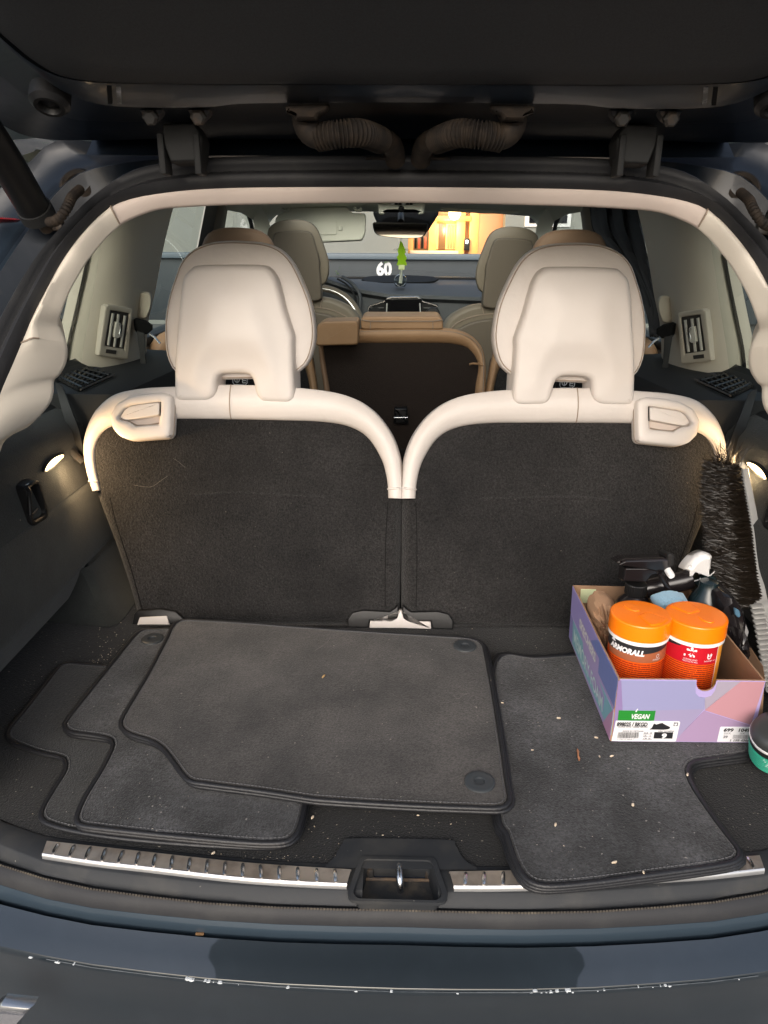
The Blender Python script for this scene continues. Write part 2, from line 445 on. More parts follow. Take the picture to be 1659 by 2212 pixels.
bx2('door_rail', 885, 541, 990, 552, YE-.08, .05, mat('pale_rail', (.62, .48, .36), .5), ent)
bx2('door_rail', 885, 466, 1018, 478, YE-.08, .05, m_orange, ent)
bx2('side_panel', 1030, 462, 1090, 640, YE-.05, .05, m_orange2, ent)
ic = bx2('intercom', 1003, 515, 1014, 541, YE-.12, .03, M['black'], ent)
bx2('display', 1006, 519, 1011, 526, YE-.13, .01, mat('display', (.8, .9, 1), .4, emit=((.8, .9, 1), 2.5)), ent)
for i in range(5): bx2('book_row', 889+i*7, 512, 893+i*7, 537, YE-.03, .02, M['void'] if i % 2 else mat('red_strip', (.4, .06, .02), .5), ent)
for i, x in enumerate((968, 974, 980)): bx2('stair_post', x, 486, x+2.5, 537, YE-.05, .02, m_orange2, ent)
lp = aY(982, 462, BY-.15)
lamp = thing('wall_lamp', 'glowing yellow lamp above the wooden entrance door', 'lamp', (lp.x, BY, lp.z))
finish('lamp_bracket', box_bm((lp.x, BY+.08, lp.z), (.08, .4, .06), bev=.01), M['black'], lamp)
finish('lamp_globe', lathe_bm([(.001, -.10), (.07, -.08), (.11, 0), (.09, .07), (.001, .10)], Matrix.Translation((lp.x, BY-.15, lp.z)), 16), mat('lamp_globe', (1, .8, .5), .4, emit=((1, .66, .28), 9)), lamp)
pl_ = bpy.data.lights.new('entrance_light', 'POINT'); pl_.energy = 45; pl_.color = (1, .62, .25); pl_.shadow_soft_size = .12
plo = bpy.data.objects.new('entrance_light', pl_); COL.objects.link(plo); plo.location = (lp.x, BY-.12, lp.z-.16)

# parking board
YB = 6.2
zt_, zb_ = aY(870, 560, YB).z, aY(870, 640, YB).z
brd = thing('parking_board', 'dark grey parking board marked 60 in front of the car', 'board', (0, YB, 0))
box('board', (0, YB+.03, (zt_+zb_)/2-.1), (6.4, .06, zt_-zb_+.2), m_board, brd, bev=.006)
box('cap_rail', (0, YB+.02, zt_+.02), (6.44, .12, .045), mat('cap_rail', (.11, .14, .17), .5), brd, bev=.008)
for x in (-2.9, -1, 1, 2.9): box('post', (x, YB+.13, zt_/2), (.1, .1, zt_-.02), m_board, brd, bev=.006)
o6 = aY(813, 594, YB); e6 = aY(845, 594, YB)
text('number', '60', (o6.x, YB-.004, o6.z), (1, 0, 0), (0, 0, 1), .135, M['white'], brd, bold=.006, xs=.9)
# leaves seen beside the number and along the sill of the screen
def leaf_clump(p, n, r, seed, label, group=None):
    rr = random.Random(seed); bm = bmesh.new()
    for i in range(n):
        c = p + V((rr.gauss(0, r), rr.gauss(0, r*.4), rr.gauss(0, r*.8)))
        d = V((rr.uniform(-1, 1), rr.uniform(-.5, .5), rr.uniform(-.3, 1))).normalized()*r*.9; s = d.cross(V((rr.random(), 1, rr.random()))).normalized()*r*.35
        loft_bm([[c, c], [c+d*.5-s, c+d*.5+s], [c+d, c+d]], bm=bm)
    bmesh.ops.remove_doubles(bm, verts=bm.verts[:], dist=1e-6)
    o = finish('creeper', bm, m_leaf, None, base=p-V((0, 0, r*1.5)), recalc=False)
    return tag(o, label, 'creeper', group)
m_leaf = mat('leaf', (.075, .13, .05), .6)
leaf_clump(aY(834, 568, YB-.05), 6, .016, 1, 'small sprig hanging over the number 60 on the board')
leaf_clump(aY(852, 593, YB-.05), 6, .016, 2, 'small green sprig at the foot of the number 60')
leaf_clump(aY(729, 595, YB-.05), 9, .02, 3, 'small green sprig on the board beyond the driver headrest')

# hedge and planter seen dimly through the left windows
hb = random.Random(5); hbm = bmesh.new()
for i in range(1500):
    c = V((-4.2+hb.gauss(0, .35), hb.uniform(1.5, 9.5), .65+hb.gauss(0, .28)))
    if c.z < .02: c.z = hb.uniform(.05, 1)
    d = V((hb.uniform(-1, 1), hb.uniform(-1, 1), hb.uniform(-1, 1))).normalized()*.11; s = d.cross(V((hb.random(), hb.random(), 1))).normalized()*.05
    loft_bm([[c-s, c+s], [c+d-s*.3, c+d+s*.3]], bm=hbm)
hd = finish('hedge', hbm, m_leaf, None, base=(-4.2, 5, 0), recalc=False)
tag(hd, 'dark leafy hedge dimly seen through the left side window', 'hedge')

# ------------------------------------------------------------------ THE CAR
car = thing('car', 'dark blue family car with its tailgate open and cream leather inside', 'car', (0, 2.2, 0))

# --- rear end: sill, weather strip, painted lip, bumper (all bowed; measured on the left half and mirrored)
SX = [-260, -120, 0, 100, 200, 320, 450, 600, 740, 868]
def interp(tab, x):
    if x <= tab[0][0]: return tab[0][1] + (x-tab[0][0])*(tab[1][1]-tab[0][1])/(tab[1][0]-tab[0][0])
    for a, b in zip(tab, tab[1:]):
        if x <= b[0]: return a[1] + (b[1]-a[1])*(x-a[0])/(b[0]-a[0])
    return tab[-1][1]
T_string = spl([(-260, 1700), (-120, 1790), (0, 1866), (100, 1897), (200, 1919), (450, 1950), (650, 1961), (868, 1965)], 60)
T_rub = spl([(-260, 1745), (-120, 1838), (0, 1912), (100, 1942), (200, 1962), (450, 1988), (650, 1999), (868, 2003)], 60)
T_lip = spl([(-260, 1765), (-120, 1862), (0, 1942), (100, 1967), (200, 1987), (450, 2014), (650, 2026), (868, 2030)], 60)
T_gap = spl([(-260, 1775), (-120, 1871), (0, 1950), (100, 1975), (200, 1995), (450, 2022), (650, 2034), (868, 2038)], 60)
T_edge = spl([(-260, 1890), (-120, 1980), (0, 2047), (100, 2068), (200, 2086), (450, 2116), (650, 2130), (868, 2138)], 60)
def rail(tab, z, dx=0):
    half = [aZ(x, interp(tab, x), z) for x in SX]
    half[-1].x = 0
    return half + mir(half[:-1])[::-1]
def off(r, dy=0, dz=0): return [p + V((0, dy, dz)) for p in r]
r_string, r_rub, r_lip, r_gap, r_edge = rail(T_string, .785), rail(T_rub, .772), rail(T_lip, .752), rail(T_gap, .7515), rail(T_edge, .735)
body = hub('body', car)
# painted lip with its rounded front, then the groove, then the bumper cover
finish('sill_lip', loft_bm([off(r_rub, .03, -.004), r_rub, [lerp(a, b, .5)+V((0, 0, .0025)) for a, b in zip(r_rub, r_lip)], r_lip, off(r_lip, .002, -.004), off(r_lip, .004, -.05)]), M['lip_paint_lit'], body)
finish('groove', loft_bm([off(r_lip, .006, -.03), off(r_gap, -.002, -.03)]), M['void'], body)
bump_rows = [off(r_gap, .001, -.035), off(r_gap, 0, -.004), off(r_gap, -.002, 0)]
for t in (.25, .5, .75, .97): bump_rows.append([lerp(a, b, t)+V((0, 0, .0006*math.sin(math.pi*t))) for a, b in zip(r_gap, r_edge)])
bump_rows += [off(r_edge, .0022, .0002), off(r_edge, 0, -.003), off(r_edge, .001, -.010), off(r_edge, .006, -.03), off(r_edge, .012, -.07), off(r_edge, .01, -.20), off(r_edge, .04, -.34), off(r_edge, .14, -.44)]
bumper = finish('bumper', loft_bm(bump_rows), M['paint'], car, smooth=60)
cbm = bmesh.new()
cr = random.Random(11)
pxs = [(40, .004, 1), (105, .004, 2), (125, .010, 4), (142, .004, 1), (403, .006, 5), (425, .012, 9), (450, .006, 4), (478, .003, 1), (518, .005, 1), (625, .003, 1), (765, .004, 1), (842, .003, 1), (992, .005, 2), (1165, .012, 7), (1200, .015, 8), (1224, .006, 2), (1292, .004, 2), (1372, .004, 1), (1405, .004, 1), (1437, .009, 4), (1605, .004, 1)]
allx = [(aZ(x, 2110, .735).x, w, n) for x, w, n in pxs]
E2 = r_edge
def on_edge(x):
    for a, b in zip(E2, E2[1:]):
        if a.x <= x <= b.x: return lerp(a, b, (x-a.x)/(b.x-a.x))
    return E2[len(E2)//2]
for x, w, n in allx:
    for k in range(n):
        c = on_edge(x+cr.uniform(-w, w)) + V((0, -.0005, -.0015+cr.gauss(0, .0008)))
        s = cr.choice([.0004, .0006, .0009, .0016])*cr.uniform(.7, 1.3)
        pts = [c+V((math.cos(a)*s*1.5*cr.uniform(.6, 1.2), -.0008, math.sin(a)*s*.6*cr.uniform(.6, 1.2)-.001)) for a in [j*math.pi/3 for j in range(6)]]
        pts2 = [p+V((0, .0025, 0)) for p in pts]
        loft_bm([pts2, pts], cu=True, bm=cbm, cap=True)
ob = finish('paint_chips', cbm, M['chip'], bumper); ob['kind'] = 'stuff'
tube('edge_wear', [p+V((0, -.0002, -.0024)) for p in r_edge[3:-3]], .0006, mat('worn_paint', (.05, .06, .07), .5, var=(70, (.022, .03, .038), .45, .6)), bumper, seg=6)
# chrome letter at the bottom left, and scratches
q = [aY(x, y, .525) for x, y in ((0, 2160), (12, 2153), (80, 2160), (46, 2196), (40, 2225), (-30, 2225))]
lt = finish('chrome_letter', puff_bm(q, V((0, -1, .15)), [(0, .006), (.002, .009), (.005, .010)], .004), M['steel'], bumper)
q2 = [lerp(p, sum(q, V())/6, .28)+V((0, -.012, 0)) for p in q]
plate('letter_inlay', q2, V((0, -1, .15)), mat('inlay', (.14, .14, .15), .4, bump=[(200, .001)]), bumper, h=.001, r=0)
for x in (430, 1420):
    p = aZ(x, 2018 if x < 900 else 2010, .7515); box('rust_spot', p+V((0, .002, -.002)), (.009, .003, .0015), M['rust'], body, bev=.0005)

# rubber strip along the sill and its twisted dirty edge
rs = [off(r_string, .004, -.012), off(r_string, .001, .001), off(r_string, -.002, .003), [lerp(a, b, .35)+V((0, 0, .007)) for a, b in zip(r_string, r_rub)], [lerp(a, b, .7)+V((0, 0, .005)) for a, b in zip(r_string, r_rub)], off(r_rub, 0, .001), off(r_rub, .004, -.01)]
seal = finish('tailgate_seal', loft_bm(rs), M['rubber'], car, smooth=70)
# upper seal: down both sides and over the top, measured left half
SEAL_O = [(868, 343), (700, 343), (550, 345), (430, 350), (325, 365), (270, 385), (215, 425), (165, 475), (103, 540), (59, 600), (23, 662), (-20, 745), (-70, 860), (-125, 1010), (-170, 1180), (-195, 1380), (-190, 1560), (-170, 1640)]
SEAL_I = [(868, 402), (700, 402), (550, 403), (434, 407), (353, 415), (288, 426), (241, 443), (206, 474), (147, 544), (100, 626), (59, 706), (23, 785), (0, 838), (-30, 915), (-75, 1050), (-115, 1200), (-140, 1380), (-150, 1480)]
OPL = plane_yz(.60, .785, 1.05, 1.53)
NO = OPL[1]
def onO(x, y, k=0.0): return aP(x, y, (OPL[0]+NO*k, OPL[1]))
def side_rail(tab, n=70, k=0.0):
    L = [onO(x, y, k) for x, y in spl(tab, n)]
    L[0].x = 0
    return L
def both(L): return mir(L[1:])[::-1] + L    # right end ... top centre ... left end
so_, si_ = side_rail(SEAL_O), side_rail(SEAL_I)
def rowO(t, h): return both([lerp(a, b, t) + NO*h for a, b in zip(so_, si_)])
seal_rows = [rowO(0, -.03), rowO(.0, .0), rowO(.06, .010), rowO(.22, .016), rowO(.40, .011), rowO(.47, .001), rowO(.53, .001), rowO(.60, .009), rowO(.80, .013), rowO(.95, .006), rowO(1.0, -.004), rowO(1.0, -.03)]
finish('upper_seal', loft_bm(seal_rows), M['rubber'], seal, smooth=80)
def beads(name, line, step, r, m, par):
    pts = resample([tuple(p) for p in line], max(4, int(sum((V(line[i+1])-V(line[i])).length for i in range(len(line)-1))/step)))
    bm = bmesh.new()
    for i in range(len(pts)-1):
        a, b = V(pts[i]), V(pts[i+1]); d = (b-a)
        tube_bm([a+d*.12, a+d*.5, a+d*.88], [r*.6, r, r*.6], 4, bm=bm)
    o = finish(name, bm, m, par); o['kind'] = 'stuff'; return o
beads('seal_stitching', rowO(.50, .003), .006, .0018, M['rubber'], seal)
beads('gritty_seam', off(r_string, -.0045, .004), .0034, .0016, M['dirty_rubber'], seal)

# --- load sill: black moulding, steel scuff plates, latch pit
sill = hub('load_sill', car)
r_top = rail(spl([(-260, 1610), (-120, 1700), (0, 1775), (40, 1793), (100, 1809), (200, 1822), (450, 1849), (650, 1865), (868, 1872)], 60), .8015)
r_b1 = rail(spl([(-260, 1660), (-120, 1745), (0, 1822), (40, 1845), (100, 1861), (200, 1876), (450, 1905), (650, 1917), (868, 1922)], 60), .8005)
r_b2 = rail(spl([(-260, 1680), (-120, 1770), (0, 1845), (100, 1880), (200, 1900), (450, 1930), (650, 1943), (868, 1947)], 60), .792)
ia = 8  # the moulding stops either side of the latch pit
def cut(r, lo, hi):
    def at(x):
        for a, b in zip(r, r[1:]):
            if a.x <= x <= b.x or b.x <= x <= a.x: return lerp(a, b, (x-a.x)/(b.x-a.x) if abs(b.x-a.x) > 1e-9 else 0)
        return r[0] if abs(x-r[0].x) < abs(x-r[-1].x) else r[-1]
    return [at(lo + (hi-lo)*i/30) for i in range(31)]
PX0, PX1 = aZ(783, 1880, .80).x, aZ(941, 1880, .80).x
PXc = (abs(PX0)+abs(PX1))/2
xe = .62
sill_rows = [off(r_top, .012, -.02), off(r_top, .002, -.001), r_top, [lerp(a, b, .5) for a, b in zip(r_top, r_b1)], r_b1, off(r_b1, -.002, -.001), r_b2, off(r_b2, -.003, -.004), off(r_string, .004, -.006)]
for s in (-1, 1):
    rows = [cut(r, s*xe, s*(PXc)) for r in sill_rows]
    finish('sill_moulding', loft_bm(rows), M['sill'], sill, smooth=50)
# raised hump round the latch
hump = [(704, 1868), (722, 1852), (733, 1832), (744, 1818), (765, 1811), (963, 1814), (983, 1824), (996, 1848), (1012, 1864), (1030, 1873)]
hp = [aZ(x, y, .803) for x, y in spl(hump, 40)]
hw = [aZ(704+(1030-704)*i/39, 1868+5*i/39, .8035) for i in range(40)]
pit_o = [aZ(x, y, .8035) for x, y in rpoly([(787, 1858), (931, 1861), (956, 1936), (945, 1948), (772, 1944), (762, 1932)], 9, 4)]
finish('latch_surround', loft_bm([[p-V((0, 0, .008)) for p in hp], hp, [lerp(a, b, .95) for a, b in zip(hp, hw)], [p+V((0, -.004, 0)) for p in hw]]), M['sill'], sill)
c0 = sum(pit_o, V())/len(pit_o)
pit_w = [lerp(p, c0, -.13)+V((0, 0, .0015)) for p in pit_o]
pit_i = [lerp(p, c0, .10)+V((0, .004, -.026)) for p in pit_o]
box_l = cut(r_top, -PXc-.001, PXc+.001)
finish('latch_pit', loft_bm([[p-V((0, 0, .004)) for p in pit_w], pit_w, [lerp(p, c0, .0)+V((0, 0, .002)) for p in pit_o], [lerp(p, c0, .04)+V((0, 0, -.012)) for p in pit_o], pit_i, [lerp(p, c0, .97)+V((0, 0, -.027)) for p in pit_o]], cu=True), [M['sill']], sill)
pf = [p+V((0, 0, .0015)) for p in pit_i]
plate('pit_floor', pf, V((0, 0, 1)), mat('pit_floor', (.035, .036, .038), .6, spec=.3, bump=[(90, .001)], var=(45, (.075, .066, .055), .45, .65)), sill, h=.001, r=0)
def pz(x, y, z): return aZ(x, y, z)
stp = [pz(862, 1866, .786), pz(862, 1874, .800), pz(863, 1890, .799), pz(864, 1906, .796), pz(866, 1922, .785)]
tube('striker', stp, .0052, M['steel'], sill, seg=8, up=V((1, 0, 0)), flat=.8)
P = [aZ(x, y, .7795) for x, y in ((800, 1866), (928, 1868), (936, 1899), (794, 1897))]
plate('pit_back', P, V((0, -.2, 1)), mat('pit_paint', (.012, .018, .032), .25, spec=.5), sill, h=.0015, r=0, back=.002)
box('striker_bridge', pz(866, 1900, .781), (.088, .004, .003), mat('rusty_steel', (.08, .065, .055), .7, var=(60, (.14, .095, .06), .4, .6)), sill)
for x in (800, 925): box('pit_bolt', pz(x, 1888, .782), (.008, .012, .022), M['zinc'], sill, bev=.003)

def top_plate(flip=1):
    t_top = spl([(102, 1816.5), (200, 1827), (300, 1838), (500, 1860), (640, 1871), (759, 1878)], 40)
    t_bot = spl([(90, 1851), (200, 1868), (300, 1879), (500, 1902), (640, 1912), (748, 1916.5)], 40)
    A = [aZ(x, y, .8045) for x, y in t_top]; B = [aZ(x, y, .8045) for x, y in t_bot]
    def U(s, t, h=0):
        f = s*39; i = min(38, int(f)); return lerp(lerp(A[i], A[i+1], f-i), lerp(B[i], B[i+1], f-i), t) + V((0, 0, h))
    p = hub('scuff_plate', sill)
    N = 40
    rows = [[U(i/N, t, h) for i in range(N+1)] for t, h in ((-.02, -.004), (0, 0), (.04, .0012), (.5, .0014), (.84, .0010), (.84, -.003))]
    pb = finish('scuff_plate', loft_bm(rows), M['chrome'], sill)
    bpy.data.objects.remove(p)
    rows = [[U(i/N, t, h) for i in range(N+1)] for t, h in ((.84, .0012), (.86, .0022), (.89, .0018), (.95, -.0004), (.955, -.006))]
    bl = finish('bright_lip', loft_bm(rows), mat('bright_lip', (.50, .50, .50), .35, metal=.85), sill)
    bm = bmesh.new(); out = []
    ribx = [(228, 262), (300, 330), (370, 400), (440, 465), (512, 540), (588, 608), (662, 680), (740, 752), (815, 828), (893, 903), (970, 980), (1050, 1055), (1130, 1130), (1208, 1210), (1288, 1290), (1370, 1372), (1450, 1450)]
    pr = None
    for b, t in ribx:
        sb, st = (b/2-92)/(750-92), (t/2-104)/(759-104)
        a, c = U(st, .14, .0016), U(sb, .80, .0016)
        path = [lerp(a, c, k/6) for k in range(7)]
        rib = finish('rib', tube_bm([p_ + V((0, 0, -.0006)) for p_ in path], [.0016, .0024, .0026, .0026, .0026, .0024, .0016], 8, flat=1.2), M['steel'], sill)
        out.append(rib)
    return [pb, bl] + out
for o in top_plate(): mirror(o)

# cargo floor
fl = []
fb = [V((-.64, 1.30, FLOOR)), V((.64, 1.30, FLOOR))]
tp = cut(r_top, -.60, .60)
rows = [[V((p.x, lerp(p.y+.003, 1.30, t), FLOOR-.0005)) for p in tp] for t in (0, .2, .4, .6, .8, 1)]
cf = finish('cargo_floor', loft_bm(rows), M['floor_carpet'], car)
fr = [aZ(x, 1362 + (x-300)*.004, FLOOR+.002) for x in (255, 1520)]
tube('floor_edge', [aZ(x, 1352, FLOOR+.002) for x in (300, 500, 700, 900, 1100, 1300, 1480)], .004, M['carpet'], cf, flat=.5)

# --- side walls of the boot (left measured, right mirrored)
wall = hub('boot_side_panel', car)
def L3(p, q, n=24): return [lerp(V(p), V(q), i/(n-1)) for i in range(n)]
y0, y1 = .655, 1.42
def yz(x, z, ya=y0, yb=y1, n=24, dzf=0): return [V((x, lerp(ya, yb, i/(n-1)), z + dzf*i/(n-1))) for i in range(n)]
def bow(r, amp=.040):   # the panel closes in towards the tailgate
    o_ = []
    for p in r:
        t = max(0, (0.86-p.y)/.26); o_.append(V((p.x + (1 if p.x < 0 else -1)*amp*3*t*t if p.x < 0 else p.x - amp*3*t*t, p.y, p.z)))
    return o_
up = [yz(-.640, 1.150), yz(-.612, 1.135), yz(-.596, 1.118), yz(-.590, 1.09), yz(-.578, 1.028), yz(-.5765, 1.0245)]
finish('upper_panel', loft_bm([bow(r) for r in up]), M['wall_felt'], wall, smooth=60)
lo = [yz(-.580, 1.0242), yz(-.575, 1.0225), yz(-.566, 1.015), yz(-.556, .912), yz(-.555, .904), yz(-.560, .900)]
finish('lower_panel', loft_bm([bow(r) for r in lo]), M['wall_felt'], wall, smooth=60)
ch = [yz(-.562, .899), yz(-.566, .892), yz(-.594, .838), yz(-.600, .8335), yz(-.640, .832), yz(-.645, .82), yz(-.645, .796)]
finish('wheel_arch_panel', loft_bm([bow(r) for r in ch]), M['wall_felt'], wall, smooth=60)
finish('recess_floor', loft_bm([[V((-.66, .62, FLOOR-.0008)), V((-.57, .62, FLOOR-.0008))], [V((-.66, 1.32, FLOOR-.0008)), V((-.57, 1.32, FLOOR-.0008))]]), M['floor_carpet'], wall)
# swelling in front of the seat
cur = [aX(193, 1222, -.552), aX(204, 1236, -.549), aX(218, 1268, -.540), aX(236, 1312, -.522), aZ(258, 1345, FLOOR+.002)]
cur = [V(p) for p in spl([tuple(p) for p in cur], 16)]
rows = [[p + V((-.012, -.016, 0)) for p in cur], [p + V((-.003, -.006, 0)) for p in cur], cur, [p+V((.002, .02, 0)) for p in cur], [p+V((.002, .30, 0)) for p in cur]]
finish('arch_corner', loft_bm(rows), M['wall_felt'], wall, smooth=70)
box('corner_filler', (-.600, 1.33, .865), (.084, .26, .13), M['wall_felt'], wall, bev=.004)
finish('corner_infill', loft_bm([[p + V((-.012, -.016, 0)) for p in cur], [V((-.645, p.y, p.z)) for p in cur]]), M['wall_felt'], wall)
# ledge and sloping sill under the quarter glass
lg = [yz(-.640, 1.150, .66, 1.9), yz(-.650, 1.156, .66, 1.9), yz(-.672, 1.162, .66, 1.9), yz(-.678, 1.175, .66, 1.9), yz(-.700, 1.19, .66, 1.9), yz(-.71, 1.20, .66, 1.9)]
finish('window_ledge', loft_bm([bow(r) for r in lg]), M['soft_black'], wall, smooth=60)
# cargo lamp
def leafshape(pts, X): return [aX(x, y, X) for x, y in spl(pts, 28, True)]
lens = leafshape([(88, 1015.5), (90, 1008), (97, 997), (108, 987), (120, 981.5), (129, 979.5), (126, 987), (118, 996), (106, 1007), (96, 1013)], -.592)
nL = V((1, 0, -.25)).normalized()
m_lens = mat('lit_lens', (1, .85, .6), .3, emit=((1.0, .70, .36), 6))
bez = [lerp(p, sum(lens, V())/28, -.10) for p in lens]
lm = finish('cargo_lamp', ring_bm(bez, lens, nL, .008, .02), M['black'], car)
finish('lens', puff_bm(lens, nL, [(0, .004), (.002, .007), (.005, .009)], .01), m_lens, lm)
LAMPC = sum(lens, V())/28
# pull handle / bag hook
HX = -.584
ho = [aX(x, y, HX) for x, y in rpoly([(56, 1038), (66, 1034), (72, 1040), (90, 1102), (90, 1112), (86, 1120), (58, 1136), (52, 1128), (41, 1058), (42, 1050)], 5, 3)]
hi = [aX(x, y, HX) for x, y in rpoly([(58, 1046), (65, 1043), (69, 1050), (82, 1100), (82, 1108), (78, 1113), (61, 1123), (57, 1116), (49, 1060), (50, 1054)], 4, 3)]
nH = V((1, -.05, -.12)).normalized()
hk = finish('bag_hook', ring_bm(ho, hi, nH, .012, .03), M['black'], car)
plate('hook_recess', [p - nH*.004 for p in hi], nH, M['void'], hk, h=.001, r=0)
tube('hook_bar', [aX(x, y, HX+.012) for x, y in ((57, 1052), (62, 1060), (64, 1090), (65, 1112))], .0035, M['black'], hk)
tube('hook_glint', [aX(x, y, HX+.008) for x, y in ((66, 1113), (72, 1108), (80, 1098))], .0014, M['steel'], hk, seg=6)
tube('hook_glint', [aX(x, y, HX+.008) for x, y in ((56, 1049), (62, 1045))], .0010, M['steel'], hk, seg=6)
# small fittings on the ledge
for x, y in ((8, 1000), (30, 996)): box('ledge_peg', aX(x, y, -.615), (.012, .012, .01), M['black'], wall)
for o in (wall, lm, hk): mirror(o)
for s in (-1, 1):
    gl_ = bpy.data.lights.new('lens_glow', 'POINT'); gl_.energy = .06; gl_.color = (1, .72, .42); gl_.shadow_soft_size = .01
    glo = bpy.data.objects.new('lens_glow', gl_); COL.objects.link(glo); glo.location = (s*(abs(LAMPC.x)-.022), LAMPC.y, LAMPC.z-.012)
    pl_ = bpy.data.lights.new('boot_light', 'SPOT'); pl_.energy = 1.3; pl_.color = (1, .68, .36); pl_.shadow_soft_size = .012; pl_.spot_size = R(165); pl_.spot_blend = .8
    plo = bpy.data.objects.new('boot_light', pl_); COL.objects.link(plo); plo.location = (s*(abs(LAMPC.x)-.014), LAMPC.y, LAMPC.z-.004)
    plo.rotation_euler = V((-s*.80, .62, -.35)).to_track_quat('-Z', 'Y').to_euler()

# --- cream trim round the opening (part of the car's lining)
lining = hub('tailgate_opening_trim', car)
IN_H = [(868, 438), (720, 439), (600, 441), (500, 443), (430, 446), (350, 452), (300, 467), (262, 485), (256, 490)]
OU_H = [(868, 402), (720, 402), (600, 403), (500, 404), (434, 407), (353, 415), (288, 426), (241, 444), (234, 450)]
def trimpiece(name, ou, inn, n, bulge, dIn, m, half=True, split=True, k0=-.004):
    a = [onO(x, y, k0) for x, y in spl(ou, n)]; b = [aP(x, y, (OPL[0]-NO*dIn, OPL[1])) for x, y in spl(inn, n)]
    if half: a[0].x = 0; b[0].x = 0
    rows = []
    for t in [0, .08, .2, .35, .5, .65, .8, .92, 1]:
        rows.append([lerp(p, q_, t) + NO*bulge*math.sin(math.pi*t)**.7*(1 if half else sstep(len(a)-1-k_+1.2, 6)) for k_, (p, q_) in enumerate(zip(a, b))])
    rows.append([q_ + V((-.006, .012, .004)) for p, q_ in zip(a, b)])
    rows.append([q_ + V((-.020 if not half else 0, .05, .022)) for p, q_ in zip(a, b)])
    if half: return finish(name, loft_bm([both(r) for r in rows]), m, lining, smooth=80)
    b_ = loft_bm(rows)
    for k in (0, -1):
        c_ = [r[k] for r in rows]; m_ = sum(c_, V())/len(c_); vs = [b_.verts.new(p) for p in c_]
        for i in range(len(vs)-1): b_.faces.new((vs[i], vs[i+1], b_.verts.new(lerp(rows[0][k], rows[-1][k], .5)+V((0, .004, 0)))))
    bmesh.ops.remove_doubles(b_, verts=b_.verts[:], dist=1e-6)
    return finish(name, b_, m, lining, smooth=50)
trimpiece('header_trim', OU_H, IN_H, 40, .007, .02, M['trim'])
PAIR = [(240, 446, 260, 487), (206, 475, 236, 508), (175, 508, 212, 535), (147, 545, 188, 566), (122, 585, 167, 600), (100, 627, 149, 634), (78, 668, 134, 672), (59, 707, 126.5, 698), (50, 724, 132, 712), (42, 741, 143, 738), (30, 768, 146, 762), (16, 800, 142, 787), (0, 838, 128, 811), (-12, 868, 117, 822), (-20, 890, 116, 846), (-30, 915, 109, 870), (-45, 955, 88, 897), (-60, 1000, 59, 923), (-72, 1035, 29, 938), (-82, 1065, 8, 956), (-92, 1100, -4, 985), (-104, 1150, -40, 1040), (-112, 1190, -80, 1130)]
PP = spl(PAIR, 110)
def side_trim_rows():
    rows = [[] for _ in range(15)]
    TT = [0, .05, .12, .22, .32, .42, .52, .62, .72, .81, .89, .95, 1]
    for xo, yo, xi, yi in PP:
        dIn = .02 + .05*sstep(yo-640, 170)
        p = onO(xo, yo, -.003); q_ = aP(xi, yi, (OPL[0]-NO*dIn, OPL[1]))
        ridge = .45 + .0*yo
        for k, t in enumerate(TT):
            b_ = .010*math.sin(math.pi*min(1, t*1.02))**.75 + (.006*math.exp(-((t-.42)/.16)**2)*sstep(yo-560, 80)*(1-sstep(yo-742, 30)))
            rows[k].append(lerp(p, q_, t) + NO*b_)
        rows[13].append(q_ + V((-.006, .012, .003))); rows[14].append(q_ + V((-.024, .05, .016)))
    return rows
TR = side_trim_rows()
ks = next(i for i, p in enumerate(PP) if p[1] > 741)
tp1 = finish('pillar_trim', loft_bm([r[:ks+1] for r in TR]), M['quarter'], lining, smooth=80)
tp2 = finish('quarter_trim', loft_bm([r[ks:] for r in TR]), M['quarter'], lining, smooth=80)
mirror(tp1); mirror(tp2)
jl = finish('joint', tube_bm([r[ks]+NO*.0006 for r in TR[:7]], .0011, 6), M['seam'], lining); mirror(jl)
jl = finish('joint', tube_bm([r[0]+NO*.0004 for r in TR[:12]], .0012, 6), M['seam'], lining); mirror(jl)

# --- third row seats (left built, right mirrored)
SPL = plane_yz(1.170, .800, 1.310, 1.188); NS = SPL[1]
def onS(x, y, k=0.0): return aP(x, y, (SPL[0]+NS*k, NS))
seat = hub('third_row_seat', car)
car_out = [(858, 1347), (861, 1250), (863, 1150), (864, 1072), (858, 1000), (838, 935), (800, 888), (740, 858), (640, 846), (500, 842), (380, 846), (300, 851), (255, 862), (222, 892), (203, 925), (195, 965), (198, 1010), (207, 1060), (222, 1105), (245, 1165), (272, 1245), (288, 1300), (298, 1347)]
co = [onS(x, y) for x, y in spl(car_out, 110)]
pad_top('backrest_carpet', co, NS, [(-.004, -.03), (-.002, -.012), (.004, -.003), (.010, .001), (.016, .002)], .09, .020, lambda p, d: sstep(d, .08)*(.004*mnoise.noise(p*7)+.0016*mnoise.noise(p*19)), M['carpet'], seat, smooth=60)
TO = [(868, 1077), (866, 1030), (861, 985), (842, 935), (802, 886), (742, 855), (640, 840), (500, 834), (380, 838), (305, 843), (252, 856), (216, 886), (195, 921), (185, 962), (189, 1010), (203, 1061)]
TI = [(839, 1076), (836, 1035), (824, 992), (794, 945), (752, 921), (690, 911), (600, 908), (500, 906), (380, 905), (305, 908), (262, 916), (232, 926), (214, 946), (205, 975), (207, 1010), (217, 1059)]
ao = [onS(x, y) for x, y in spl(TO, 90)]; ai = [onS(x, y) for x, y in spl(TI, 90)]
rows = []
up_ = V((0, 0, 1))
